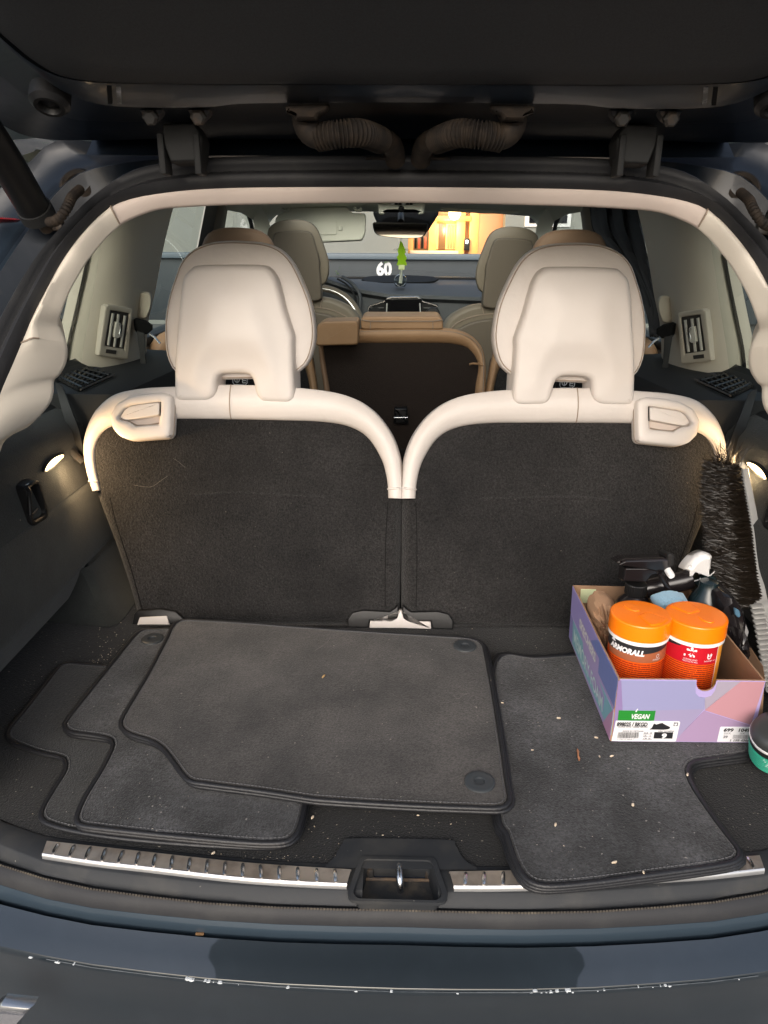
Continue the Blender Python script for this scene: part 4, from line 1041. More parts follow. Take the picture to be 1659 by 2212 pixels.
# belt guide and hanging belts
bgp = [aY(x, y, 1.76) for x, y in spl([(298, 640), (302, 632), (320, 630), (328, 640), (328, 662), (321, 682), (312, 690), (296, 686), (296, 664)], 30, True)]
gd = finish('belt_guide', puff_bm(bgp, V((.5, -1, .1)).normalized(), [(0, 0), (.002, .010), (.006, .014)], .02), M['pillar_trim'], sd, smooth=60)
bk = [aY(x, y, 1.72) for x, y in [(290, 690), (296, 687), (316, 692), (330, 702), (330, 712), (318, 722), (300, 722), (293, 712)]]
finish('belt_reel', puff_bm(bk, V((.5, -1, .1)).normalized(), [(0, 0), (.003, .012)], .02), M['void'], sd)
def strip(name, L_, R_, m, par, th=.003):
    a_ = [aY(*p) for p in spl(L_, 16)]; b_ = [aY(*p) for p in spl(R_, 16)]
    n = V((0, th, 0))
    return finish(name, loft_bm([a_, b_, [p+n for p in b_], [p+n for p in a_]], cv=True), m, par)
strip('seat_belt', [(295, 715, 1.70), (301, 760, 1.70), (309, 840, 1.70)], [(312, 720, 1.70), (313, 760, 1.70), (320, 840, 1.70)], M['black'], sd)
tube('belt_tongue', [aY(x, y, 1.70) for x, y in ((324, 721), (334, 728), (346, 742))], .006, M['steel'], sd, seg=6, flat=.4)
strip('third_row_belt', [(118, 826, 1.33), (132, 880, 1.31), (152, 950, 1.29), (166, 990, 1.29)], [(134, 834, 1.33), (152, 880, 1.31), (172, 935, 1.29), (182, 985, 1.29)], M['black'], sd)
tube('belt_buckle_end', [aY(152, 972, 1.27), aY(166, 987, 1.27), aY(180, 998, 1.27)], .011, M['zinc'], sd, seg=8, flat=.5)
# shelf with grille beside the seat
SZ = 1.172
sh_o = [(-.70, 1.34), (-.52, 1.34), (-.50, 1.60), (-.53, 1.90), (-.70, 1.95)]
plate('side_shelf', [V((x, y, SZ)) for x, y in sh_o], V((0, 0, 1)), M['soft_black'], sd, h=.004, back=.36, r=.003)
gq = [aZ(x, y, SZ+.006) for x, y in ((148, 786), (243, 812), (170, 845), (127, 822))]
plate('cup_tray', gq, V((0, 0, 1)), M['void'], sd, h=.001, r=0)
for i in range(8):
    t = (i+.5)/8
    tube('grille_bar', [lerp(gq[0], gq[1], t)+V((0, 0, .003)), lerp(gq[3], gq[2], t)+V((0, 0, .003))], .003, M['black'], sd, seg=5)
for i in range(5):
    t = (i+.5)/5
    tube('grille_bar', [lerp(gq[0], gq[3], t)+V((0, 0, .004)), lerp(gq[1], gq[2], t)+V((0, 0, .004))], .0025, M['black'], sd, seg=5)
tube('tray_edge', [lerp(gq[1], gq[2], t)+V((.004, 0, .003)) for t in (0, .3, .6, 1)], .0022, M['zinc'], sd, seg=6)
blk('buckle_housing', [(272, 796), (290, 783), (307, 788), (318, 832), (306, 838), (296, 812), (276, 806)], 1.72, .04, M['black'], sd, r=.004, rr=3)
box('lower_side', (-.60, 1.66, .96), (.10, .60, .40), M['void'], sd, bev=.01)
# doors, glass, pillars further forward
SXd = -.72
def sidewall(nm, y0_, y1_, z0, z1, m, x=SXd, th=.06): return box(nm, (x-th/2, (y0_+y1_)/2, (z0+z1)/2), (th, y1_-y0_, z1-z0), m, sd, bev=.006)
sidewall('rear_door_lining', 1.9, 2.86, .40, 1.16, M['front_shell'])
sidewall('front_door_lining', 2.90, 4.0, .40, 1.16, M['front_shell'])
sidewall('door_waist', 1.9, 4.0, 1.16, 1.185, M['black'])
def q4(nm, a, b, c, d, m, par=sd, th=0):
    return finish(nm, loft_bm([[V(a), V(b)], [V(d), V(c)]]), m, par)
dg = q4('rear_door_glass', (-.735, 1.94, 1.18), (-.735, 2.52, 1.18), (-.62, 2.50, 1.56), (-.62, 2.02, 1.56), M['glass_tint'], car)
fg = q4('front_door_glass', (-.735, 2.86, 1.18), (-.735, 3.75, 1.18), (-.62, 3.30, 1.56), (-.62, 2.80, 1.56), M['glass_mid'], car)
qg = q4('quarter_glass', (-.715, .66, 1.19), (-.70, 1.62, 1.19), (-.62, 1.75, 1.55), (-.55, 1.12, 1.55), glass('quarter_tint', (.62, .70, .68)), car)
dpl = finish('door_pillar', loft_bm([[V((-.70, 2.50, 1.1)), V((-.685, 2.48, 1.3)), V((-.60, 2.46, 1.58))], [V((-.69, 2.62, 1.1)), V((-.675, 2.60, 1.3)), V((-.59, 2.58, 1.58))]]), M['black'], sd)
finish('pillar_cover', loft_bm([[V((-.69, 2.60, 1.1)), V((-.675, 2.595, 1.3)), V((-.59, 2.575, 1.585))], [V((-.67, 2.64, 1.1)), V((-.655, 2.62, 1.3)), V((-.575, 2.60, 1.585))], [V((-.69, 2.84, 1.1)), V((-.675, 2.80, 1.3)), V((-.60, 2.76, 1.58))]]), M['front_shell'], sd, smooth=70)
sidewall('outer_lower_skin', .72, 4.2, .30, 1.14, M['paint'], x=-.84, th=.03)
q4('rail', (-.62, 1.12, 1.56), (-.62, 3.3, 1.56), (-.56, 3.3, 1.60), (-.56, 1.12, 1.60), M['headliner'], sd)
for o in (dg, fg, qg, sd): mirror(o)
box('floor_pan', (0, 2.5, .36), (1.6, 3.6, .04), M['void'], car)
box('firewall', (0, 4.14, .8), (1.6, .05, .80), M['void'], car)
bnt = [[V((x*.80, Y, z-.04*x*x)) for x in (-1, -.6, -.2, .2, .6, 1)] for Y, z in ((4.16, 1.13), (4.6, 1.10), (5.0, 1.02), (5.25, .9), (5.35, .6))]
finish('bonnet', loft_bm(bnt), M['paint'], car, smooth=70)

# --- bodywork round the opening and the open tailgate
ou_b = [(868, 318), (700, 318), (560, 318), (440, 320), (330, 322), (230, 318), (150, 312), (115, 318), (75, 356), (34, 396), (-24, 446), (-110, 560), (-190, 720), (-260, 900), (-330, 1150), (-370, 1420), (-340, 1700)]
mi_b = [(868, 338), (700, 338), (560, 340), (440, 344), (330, 352), (250, 362), (175, 382), (120, 430), (75, 490), (30, 555), (-10, 620), (-70, 740), (-130, 870), (-190, 1020), (-240, 1200), (-260, 1400), (-240, 1620)]
A_ = side_rail(mi_b, 60, -.010); B_ = [aP(x, y, (OPL[0]-NO*.055, NO)) for x, y in spl(ou_b, 60)]
B_[0].x = 0
S_ = [onO(x, y, -.02) for x, y in spl(SEAL_O, 60)]; S_[0].x = 0
rowsb = [both(S_), both([p+NO*.006 for p in A_]), both([lerp(p, q_, .12) for p, q_ in zip(A_, B_)]), both([lerp(p, q_, .30)-NO*.016 for p, q_ in zip(A_, B_)]), both([lerp(p, q_, .8)-NO*.010 for p, q_ in zip(A_, B_)]), both([q_+NO*.010 for q_ in B_]), both([q_+V((.004, .02, -.004)) for p, q_ in zip(A_, B_)]), both([q_+V((.02, .12, -.01)) for p, q_ in zip(A_, B_)])]
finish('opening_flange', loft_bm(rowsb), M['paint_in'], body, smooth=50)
blister = [(868, 300), (600, 300), (300, 302), (130, 304), (110, 315), (868, 334)]
# grommet and corrugated hoses at the pillars
def hose(name, pts, r, par, m, pitch=.0045, amp=.12, n=60):
    P_ = [V(p) for p in spl([tuple(aY(x, y, Y)) for x, y, Y in pts], n)]
    L_ = sum((P_[i+1]-P_[i]).length for i in range(n-1)); cnt = max(4, int(L_/pitch)); P_ = [V(p) for p in resample([tuple(p) for p in P_], cnt*6+1)]
    rad = [r*(1 - amp*(0, .15, .8, 1, .8, .15)[i % 6]) for i in range(len(P_))]
    return finish(name, tube_bm(P_, rad, 14), m, par, smooth=80)
m_hose = mat('dusty_rubber', (.014, .0115, .010), .75, spec=.15, var=(60, (.034, .025, .018), .4, .7))
gp = hub('pillar_wiring', car)
go = aP(170, 402, (OPL[0]-NO*.02, NO))
finish('grommet', lathe_bm([(.024, -.01), (.024, .004), (.019, .008), (.014, .006), (.011, .0)], axis_matrix(go, NO, (1, 0, 0)), 24), m_hose, gp)
hose('corrugated_hose', [(172, 410, 1.0), (156, 425, .96), (148, 442, .94), (136, 462, .93), (122, 476, .93), (108, 480, .95)], .0062, gp, m_hose, amp=.2)
mirror(gp)
# strut
st = hub('tailgate_strut', car)
tube('cylinder', [aY(-60, 240, .86), aY(20, 360, .93), aY(76, 455, .985)], .0195, M['black'], st, seg=20)
tube('strut_collar', [aY(72, 448, .98), aY(84, 468, .99)], .0215, M['soft_black'], st, seg=20)
tube('strut_pin', [aY(84, 470, .985), aY(104, 492, 1.0)], .010, M['zinc'], st, seg=12)
box('strut_bracket', aY(112, 484, 1.0), (.03, .012, .016), M['zinc'], st, bev=.003)
mirror(st)
tl = [aY(x, y, 1.0) for x, y in [(-60, 466), (-20, 468), (-2, 470), (5, 473), (-4, 478), (-60, 482)]]
tlo = plate('tail_lamp', tl, V((0, -1, 0)), mat('red_lens', (.35, .006, .006), .2), car, h=.01, back=.05, r=.003)
mirror(tlo)

tg = hub('tailgate', car)
# the tailgate: hinge side near the roof edge, rising back over the camera
TPL = plane_yz(.92, 1.565, .20, 1.93); NT = TPL[1]
if NT.z > 0: NT = -NT
def onT(x, y, k=0.0): return aP(x, y, (TPL[0]+NT*k, NT))
def tg_row(tab, k, n=60, back=0):
    L = [onT(x, y, k) for x, y in spl(tab, n)]; L[0].x = 0
    return both(L)
t_trim = [(868, 181), (700, 180), (520, 180), (350, 179), (250, 176), (175, 170), (120, 155), (70, 125), (30, 92), (-10, 55), (-60, -10), (-110, -120)]
t_b1 = [(868, 184), (700, 183), (520, 184), (350, 182), (250, 180), (172, 175), (112, 160), (62, 132), (20, 98), (-22, 60), (-76, -8), (-128, -120)]
t_b2 = [(868, 222), (700, 222), (525, 224), (450, 231), (310, 232), (215, 225), (150, 204), (95, 170), (50, 132), (5, 92), (-50, 10), (-110, -120)]
t_e = [(868, 262), (700, 262), (525, 262), (450, 264), (310, 264), (220, 262), (160, 258), (100, 235), (40, 195), (-20, 140), (-90, 40), (-150, -120)]
t_o = [(868, 300), (700, 300), (520, 300), (350, 300), (250, 303), (180, 303), (110, 302), (52, 292), (5, 270), (-50, 230), (-120, 130), (-190, -120)]
# inner trim panel
row0 = tg_row(t_trim, .0)
def up_from(row, d, dz): return [p + V((0, -d, dz)) for p in row]
dirT = V((0, -.72, .365)).normalized()
rows = [[p - NT*.02 for p in row0], [p + NT*.002 for p in row0], [lerp(p, V((p.x*.96, p.y, p.z)), 1)+dirT*.012+NT*.008 for p in row0], [V((p.x*.93, p.y, p.z))+dirT*.04+NT*.012 for p in row0], [V((p.x*.90, .30, p.z+(p.y-.30)*.507))+NT*.014 for p in row0], [V((p.x*.9, -.25, p.z+(p.y+.25)*.507))+NT*.01 for p in row0]]
finish('inner_trim_panel', loft_bm(rows), M['gate_trim'], tg, smooth=60)
fr_rows = [tg_row(t_trim, -.02), tg_row(t_b1, -.004), tg_row(t_b1, .004), [lerp(a, b, .5)+NT*.002 for a, b in zip(tg_row(t_b1, .004), tg_row(t_b2, -.002))], tg_row(t_b2, -.002), tg_row(t_b2, -.012), tg_row(t_e, -.040), tg_row(t_e, -.046), tg_row(t_o, -.055), [p+V((0, .012, .02)) for p in tg_row(t_o, -.060)], [p+V((0, -.05, .06)) for p in tg_row(t_o, -.060)]]
finish('frame_band', loft_bm(fr_rows[:5]), mat('band_paint_lit', (.022, .031, .044), .42, metal=.3, spec=.35, coat=.12, bump=[(14, .0006)], var=(16, (.026, .027, .029), .45, .7)), tg, smooth=45)  # frame paint lightened on this band, its reflection put into the colour
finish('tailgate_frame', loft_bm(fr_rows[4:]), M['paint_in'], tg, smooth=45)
osk = tg_row(t_o, -.06)
finish('outer_skin', loft_bm([[p+V((0, .012, .02)) for p in osk], [V((p.x, p.y-.1, p.z+.10)) for p in osk], [V((p.x*1.05, .2, p.z+(p.y-.2)*.507+.06)) for p in osk], [V((p.x*1.1, -.35, p.z+(p.y+.35)*.507+.03)) for p in osk]]), M['paint'], tg, smooth=60)
# bump stop, plugs, small mirrored slots
bs = onT(108, 214, -.004)
bso = finish('bump_stop', lathe_bm([(.021, -.01), (.021, .005), (.016, .010), (.012, .010), (.010, .004), (.005, .006), (.001, .008)], axis_matrix(bs, NT, (1, 0, 0)), 24), M['black'], tg); mirror(bso)
for x, c in ((236, 'void'), (256, 'chip')):
    P = [onT(x_, y_, .003) for x_, y_ in ((x-5, 184), (x+5, 184), (x+7, 222), (x-3, 222))]
    s_ = plate('drain_slot', P, NT, M[c] if c == 'void' else mat('worn_foil', (.22, .23, .25), .4, var=(80, (.04, .045, .05), .4, .6)), tg, h=.0015, r=0); mirror(s_)
P = [onT(x_, y_, .0005) for x_, y_ in ((686, 187), (1030, 190), (1022, 219), (690, 218))]
plate('access_cover', P, NT, mat('dark_cover', (.012, .014, .018), .3, spec=.5), tg, h=.002, r=.0008)
# hinges with their bolts
hg = hub('hinge', car)
P = [aY(x, y, .985) for x, y in rpoly([(353, 268), (420, 266), (428, 275), (440, 300), (436, 350), (370, 352), (358, 320), (352, 300)], 4, 3)]
finish('hinge_arm', puff_bm(P, V((0, -1, .05)).normalized(), [(0, 0), (.001, .004), (.003, .006)], .03), M['soft_black'], hg, smooth=60)
for x in (329, 432):
    P = [aY(x+a, y, .93) for a, y in ((-25, 240), (25, 239), (21, 248), (11, 258), (-4, 258), (-8, 250), (-20, 248))]
    plate('bolt_plate', P, V((0, -1, .3)), mat('bracket', (.02, .02, .022), .5, metal=.5, var=(80, (.14, .10, .07), .5, .7)) if x == 329 else bpy.data.materials['bracket'], hg, h=.004, r=.001)
    finish('bolt', lathe_bm([(.009, -.006), (.009, .004), (.006, .007), (.001, .007)], axis_matrix(aY(x-3, 252, .925), (0, -1, -.4)), 6), M['zinc'], hg)
box('hinge_bracket', aY(356, 335, .99), (.008, .03, .045), M['soft_black'], hg, bev=.002); box('hinge_bracket', aY(432, 335, .99), (.008, .03, .045), M['soft_black'], hg, bev=.002)
mirror(hg)
# roof edge channel behind the hinges, with grime
chn = [[V((-.42, 1.06, 1.545)), V((.42, 1.06, 1.545))], [V((-.42, 1.10, 1.575)), V((.42, 1.10, 1.575))], [V((-.42, 1.04, 1.60)), V((.42, 1.04, 1.60))]]
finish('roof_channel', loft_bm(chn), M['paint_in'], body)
gr_ = random.Random(3); bmg = bmesh.new()
for i in range(150):
    x, y = gr_.choice([(gr_.uniform(165, 350), gr_.gauss(332, 5)), (gr_.gauss(172, 10), gr_.gauss(325, 8)), (gr_.gauss(215, 6), gr_.gauss(283, 5)), (gr_.uniform(430, 640), 345-gr_.random()*50), (gr_.uniform(300, 480), gr_.gauss(352, 2))])
    p = aY(x, y, 1.0) if y > 300 else aY(x, y, .93); s = gr_.uniform(.0006, .0018)
    p = p + V((0, -.012, 0))
    tube_bm([p-V((s, 0, 0)), p+V((s*.5, 0, s)), p+V((s*2, 0, 0))], [s*.3, s, s*.3], 4, bm=bmg)
# two wiring hoses in the middle
wh = hub('tailgate_wiring', car)
P = [aY(x, y, .885) for x, y in rpoly([(616, 229), (706, 229), (709, 238), (702, 248), (690, 252), (686, 262), (640, 262), (634, 250), (620, 246)], 3, 3)]
finish('hose_flange', puff_bm(P, V((0, -1, -.2)).normalized(), [(0, 0), (.002, .006), (.005, .008)], .03), m_hose, wh, smooth=60)
tube('hose_elbow', [V(p) for p in spl([tuple(aY(*q_)) for q_ in ((661, 246, .90), (660, 262, .905), (666, 280, .905), (676, 291, .905), (692, 297, .905))], 12)], [.0150-.0002*i for i in range(12)], m_hose, wh, seg=16)
hose('corrugated_hose', [(686, 297, .905), (730, 290, .90), (780, 288, .91), (822, 303, .95)], .0150, wh, m_hose, pitch=.0040, amp=.22)
tube('hose_end', [V(p) for p in spl([tuple(aY(*q_)) for q_ in ((818, 301, .95), (838, 306, .97), (850, 320, .99), (854, 346, 1.01))], 12)], .0125, m_hose, wh, seg=14)
P = [aY(x, y, 1.0) for x, y in ((790, 344), (792, 340), (826, 339), (828, 333), (852, 333), (854, 340), (866, 341), (866, 345))]
plate('hose_foot', P, V((0, -1, 0)), m_hose, wh, h=.006, r=.001)
mirror(wh)

# ------------------------------------------------------------------ LOOSE THINGS IN THE BOOT
ZUP = V((0, 0, 1))
def floor_mat(name, pts, z, m, label, shift=(0, 0), n=170, stitches=True, grommets=(), group='carpet floor mats piled in the boot', wob=.0):
    pts_ = spl(pts, n, True)
    P = [aZ(x, y, z+.004) + V((shift[0], shift[1], 0)) for x, y in pts_]
    c = sum(P, V())/len(P); base = V((c.x, c.y, z-.003))
    root = thing(name, label, 'floor mat', base, group)
    for p in P: p.z += wob*math.sin(p.x*9+p.y*7+z*500)
    pile = pad_top('carpet_pile', P, ZUP, [(.0025, -.0005), (.004, .0012), (.007, .0017), (.011, .0018)], .004, .016, lambda p, d: sstep(d, .05)*(.0022*mnoise.noise(p*8+V((0, 0, z*90)))+.0008*mnoise.noise(p*22)), m, root)
    tube('edge_binding', P+P[:2], .0033, M['binding'], root, seg=8, flat=.85, up=ZUP)
    if stitches:
        cc = puff_bm(P, ZUP, [(.0055, .0022)], 0.0)
        cc.verts.ensure_lookup_table(); L_ = [cc.verts[len(P)+i].co.copy() for i in range(len(P))]; cc.free()
        beads('stitching', L_+L_[:1], .0045, .0007, M['thread'], root)
    for gx, gy in grommets:
        o = aZ(gx, gy, z+.006)
        finish('grommet', lathe_bm([(.0185, .0), (.018, .0018), (.0155, .0032), (.008, .0028), (.0065, .0022), (.0060, -.002), (.001, -.002)], Matrix.Translation(o), 28), mat('grommet', (.035, .04, .045), .35) if 'grommet' not in bpy.data.materials else bpy.data.materials['grommet'], root)
    return root
A_pts = [(158, 1433), (190, 1436), (238, 1440), (330, 1446), (600, 1500), (665, 1660), (656, 1752), (648, 1796), (631, 1817), (604, 1829), (549, 1831), (412, 1824), (274, 1812), (169, 1797), (104, 1780), (88, 1764), (95, 1740), (119, 1700), (139, 1668), (142, 1649), (131, 1637), (87, 1627), (50, 1614), (23, 1602), (15, 1588), (19, 1575), (50, 1538), (98, 1477), (122, 1446), (136, 1436)]
B_pts = [(338, 1360), (500, 1362), (640, 1420), (664, 1600), (662, 1700), (658, 1742), (645, 1792), (632, 1810), (610, 1820), (549, 1821), (412, 1810), (274, 1796), (182, 1785), (168, 1777), (166, 1762), (184, 1721), (220, 1662), (242, 1617), (242, 1602), (228, 1594), (197, 1589), (155, 1583), (141, 1574), (141, 1561), (183, 1506), (242, 1433), (292, 1372), (312, 1362)]
C_pts = [(389, 1342), (410, 1340), (520, 1346), (650, 1356), (830, 1368), (992, 1378), (1024, 1382), (1041, 1389), (1047, 1402), (1064, 1490), (1082, 1598), (1096, 1696), (1101, 1722), (1096, 1737), (1076, 1746), (1010, 1745), (860, 1739), (700, 1729), (663, 1725), (572, 1711), (457, 1696), (412, 1689), (394, 1674), (371, 1642), (347, 1614), (320, 1599), (284, 1588), (265, 1576), (261, 1558), (284, 1516), (320, 1456), (361, 1378), (374, 1351)]
D_pts = [(1064, 1431), (1150, 1425), (1240, 1419), (1400, 1412), (1600, 1420), (1626, 1480), (1638, 1580), (1634, 1628), (1618, 1641), (1520, 1655), (1500, 1662), (1492, 1675), (1497, 1694), (1515, 1727), (1564, 1796), (1604, 1848), (1602, 1866), (1570, 1879), (1430, 1899), (1280, 1917), (1185, 1925), (1148, 1920), (1124, 1903), (1104, 1866), (1086, 1812), (1069, 1772), (1066, 1600)]
floor_mat('floor_mat', A_pts, FLOOR+.001, M['mat_dark'], 'dark worn floor mat lowest in the left pile, its notched end showing')
floor_mat('floor_mat', [(x+3, y+6) for x, y in B_pts], FLOOR+.008, M['mat_dark'], 'thin bound mat edge just under the middle mat of the left pile')
floor_mat('floor_mat', B_pts, FLOOR+.015, M['mat_grey'], 'grey floor mat in the middle of the left pile, one grommet by the seat', grommets=[(329, 1381)])
floor_mat('floor_mat', [(x+6, y+7) for x, y in C_pts], FLOOR+.024, M['mat_brown'], 'floor mat showing only its bound edge beneath the topmost brownish mat')
floor_mat('floor_mat', C_pts, FLOOR+.032, M['mat_brown'], 'topmost brownish floor mat with two round grommets on its right side', grommets=[(1004, 1396), (1036, 1690)])
floor_mat('floor_mat', D_pts, FLOOR+.004, M['mat_grey'], 'lowest of the three mats under the shoebox, its front edge outermost', n=150)
floor_mat('floor_mat', [(x-(4 if x > 1300 else -3), y-5) for x, y in D_pts], FLOOR+.0105, M['mat_grey'], 'middle one of the three mats stacked under the shoebox', n=150)
floor_mat('floor_mat', [(x-(8 if x > 1300 else -7), y-(11 if y > 1500 else 3)) for x, y in D_pts], FLOOR+.017, M['mat_grey'], 'upper mat of the right stack, speckled grey pile carrying the shoebox', n=150)
ZD = FLOOR+.0235

# --- shoebox
fl_, fr_, bl_ = aZ(1318, 1601, ZD), aZ(1624, 1604, ZD), aZ(1229, 1376, ZD)
HB = .106
flt, frt, blt = aZ(1336, 1467, ZD+HB), aZ(1654, 1471, ZD+HB), aZ(1237, 1264, ZD+HB)
br_ = fr_ + (bl_-fl_)*.98; brt = frt + (blt-flt)*.98
bxr = thing('shoebox', 'open lavender and pink shoebox full of car care bottles on the right mats', 'shoebox', (fl_+br_)/2)
m_card = mat('brown_card', (.34, .21, .13), .8, spec=.2, var=(20, (.29, .18, .11), .4, .7))
m_card_out = mat('printed_card', (.40, .33, .60), .38, spec=.4)
def tint(n, c): return mat(n, c, .38, spec=.4, bump=[(30, .0004)])
def face(c00, c10, c01, c11):
    f = lambda s, t, k=0: lerp(lerp(c00, c10, s), lerp(c01, c11, s), t) + f.n*k
    f.n = (c10-c00).cross(c01-c00).normalized(); return f
FF = face(fl_, fr_, flt, frt); LF = face(bl_, fl_, blt, flt); RF = face(fr_, br_, frt, brt); KF = face(br_, bl_, brt, blt)
def wallpan(name, f, outl, th=.0022):
    P = [f(s, t) for s, t in outl]; bm = bmesh.new()
    rows = [P, [p - f.n*th for p in P]]
    loft_bm(rows[:1]+rows[1:], cu=True, bm=bm, mi=2)
    a = bm.faces.new([bm.verts.new(p) for p in P]); a.material_index = 0
    b = bm.faces.new([bm.verts.new(p-f.n*th) for p in reversed(P)]); b.material_index = 1
    bmesh.ops.remove_doubles(bm, verts=bm.verts[:], dist=1e-6)
    return finish(name, bm, [m_card_out, m_card, m_card], bxr, smooth=30)
notch = [(.60 + .068*math.cos(a), 1.0 - .16*math.sin(a)) for a in [math.pi*k/12 for k in range(13)]][::-1]
fw = wallpan('front_wall', FF, [(0, 0), (1, 0), (1, 1)] + [(.60+.068*math.cos(math.pi*k/12), 1-.17*math.sin(math.pi*k/12)**.8) for k in range(13)] + [(0, 1)])
lw_ = wallpan('left_wall', LF, [(0, 0), (1, 0), (1, 1), (.90, 1.0), (.62, .985), (.3, 1.0), (0, 1)])
rw = wallpan('right_wall', RF, [(0, 0), (1, 0), (1, 1), (0, 1)])
kw = wallpan('back_wall', KF, [(0, 0), (1, 0), (1, 1), (0, 1)])
finish('bottom_card', loft_bm([[fl_+V((0, 0, .0015)), fr_+V((0, 0, .0015))], [bl_+V((0, 0, .0015)), br_+V((0, 0, .0015))]]), m_card, bxr)
# tucked inner flap of the right wall and worn corners
P = [RF(.06, .45, -.012), RF(.38, .98, -.016), RF(.30, 1.12, -.02), RF(.12, 1.0, -.02), RF(.0, .55, -.014)]
P = [aY(x, y, Y) for x, y, Y in ((1606, 1381, .985), (1625, 1405, .94), (1648, 1440, .905), (1652, 1466, .885), (1636, 1470, .89), (1618, 1468, .90), (1606, 1430, .95))]
plate('inner_flap', P, V((-.6, -.8, .1)), m_card, bxr, h=.001, r=0, back=.0015)
P = [fr_ + V((.002, .004, .03)), fr_ + V((.010, .006, .035)), frt + V((.002, .004, -.015)), frt+V((-.004, .004, -.02))]
plate('loose_corner', P, V((.2, -1, 0)), m_card, bxr, h=.0005, r=0, back=.0015)
def prt(name, f, pts, m, k, par): 
    return finish(name, puff_bm([f(s, t) for s, t in pts], f.n, [(0, k)], 0), m, par, smooth=20)
pats = [('lilac_facet', [(0.012, .0), (.0, .98), (.02, .98), (.055, .55), (.055, .02)], (.24, .175, .35)),
 ('blue_facet', [(.02, .985), (.52, .985), (.62, .55), (.055, .50)], (.27, .27, .45)),
 ('lavender_facet', [(.055, .50), (.62, .55), (.45, .0), (.055, .0)], (.30, .265, .42)),
 ('mauve_facet', [(.68, .985), (.83, .985), (.62, .54), (.59, .72), (.54, .985)], (.34, .30, .38)),
 ('pink_facet', [(.83, .985), (.995, .985), (.965, .30), (.625, .53)], (.46, .24, .28)),
 ('plum_facet', [(.62, .52), (.965, .29), (.985, .01), (.45, .01)], (.34, .24, .39))]
for nme, pts, c in pats:
    if nme == 'blue_facet': pts = [(.02, .985), (.525, .985), (.54, .80), (.57, .74), (.61, .73), (.62, .55), (.055, .50)]
    if nme == 'mauve_facet': pts = [(.675, .985), (.83, .985), (.625, .54), (.61, .73), (.65, .76), (.67, .85)]
    prt(nme, FF, pts, tint(nme, c), .0004, fw)
lp_ = [('teal_band', [(.10, .04), (1.0, .10), (1.0, .47), (.08, .46)], (.22, .46, .56)),
 ('blue_facet', [(.35, .50), (.995, .55), (.995, .985), (.62, .97)], (.18, .23, .52)),
 ('purple_facet', [(.005, .50), (.35, .50), (.62, .97), (.30, .985), (.005, .985)], (.33, .29, .62)),
 ('rose_facet', [(.86, .01), (.995, .01), (.995, .52), (.93, .30)], (.50, .28, .46)),
 ('violet_facet', [(.005, .01), (.10, .04), (.08, .46), (.005, .48)], (.24, .22, .50))]
for i, (nme, pts, c) in enumerate(lp_): prt(nme, LF, pts, tint('side_'+nme, c), .0004+(.0003 if nme == 'rose_facet' else 0), lw_)
ul = (fl_-bl_).normalized(); uu = (blt-bl_).normalized()
text('lettering', 'SKECHERS', LF(.24, .60, .0010), ul, uu, .022, M['white'], lw_, bold=.0009, xs=1.05, shear=.15)
text('lettering', 'MEMORY FOAM', LF(.14, .15, .0010), ul, uu, .034, mat('pale_print', (.62, .78, .80), .5), lw_, bold=.0004, xs=.80)
# labels on the front
uf = (fr_-fl_).normalized(); uv = (flt-fl_).normalized(); LW = (fr_-fl_).length
def ft(name, s, a, b, size, m, bold=0, xs=1.0, k=.0014, **kw): return text(name, s, FF(a, b, k), uf, uv, size, m, fw, bold=bold, xs=xs, **kw)
m_green = mat('green_print', (.02, .22, .03), .4)
prt('green_sticker', FF, [(.032, .355), (.285, .355), (.285, .515), (.030, .515)], m_green, .0009, fw)
ft('lettering', 'VEGAN', .118, .39, .0115, M['white'], .0004, .62, shear=.12)
prt('accent_mark', FF, [(.145, .50), (.156, .545), (.162, .545), (.152, .495)], M['white'], .0012, fw)
prt('white_label', FF, [(.008, .012), (.455, .012), (.462, .022), (.468, .335), (.460, .348), (.020, .348)], M['white'], .0009, fw)
ft('lettering', '898025 / BKGD', .028, .268, .0092, M['ink'], .0004, .66)
ft('lettering', '- SONIC LITE - SLEEK SHARK', .030, .242, .0040, M['grey_ink'], .0001, .8)
ft('lettering', 'MADE IN VIETNAM', .075, .175, .0032, M['grey_ink'], .0001, 1)
bb = bmesh.new(); br = random.Random(4); s_ = .045
while s_ < .19:
    w_ = br.choice([.0018, .003, .0045]); loft_bm([[FF(s_, .065, .0013), FF(s_+w_, .065, .0013)], [FF(s_, .165, .0013), FF(s_+w_, .165, .0013)]], bm=bb); s_ += w_ + br.choice([.0018, .003, .0035])
finish('barcode', bb, M['ink'], fw)
ft('lettering', '0 198115 06606 7', .045, .035, .0034, M['grey_ink'], 0, .9)
shoe = [(.262, .215), (.275, .235), (.280, .262), (.285, .30), (.293, .31), (.305, .295), (.325, .312), (.345, .325), (.355, .308), (.375, .285), (.40, .262), (.405, .245), (.395, .222), (.36, .212), (.30, .213)]
prt('printed_shoe', FF, shoe, M['ink'], .0013, fw)
for i, t_ in enumerate(('EUR  39', 'UK    6', 'CM  26')): ft('lettering', t_, .226, .143-.045*i, .0040, M['grey_ink'], .0001, .8)
for k_ in (.045, .09, .135): prt('table_line', FF, [(.222, k_), (.292, k_), (.292, k_+.003), (.222, k_+.003)], M['grey_ink'], .0013, fw)
ft('lettering', 'USA WOMENS', .325, .180, .0032, M['grey_ink'], .0001, 1)
prt('size_box', FF, [(.300, .065), (.432, .065), (.432, .170), (.300, .170)], M['ink'], .0013, fw)
ft('lettering', '9', .352, .078, .0115, M['white'], .0006, 1.1, k=.0018)
prt('recycle_mark', FF, [(.425, .275), (.455, .275), (.455, .335), (.425, .335)], M['grey_ink'], .0013, fw)
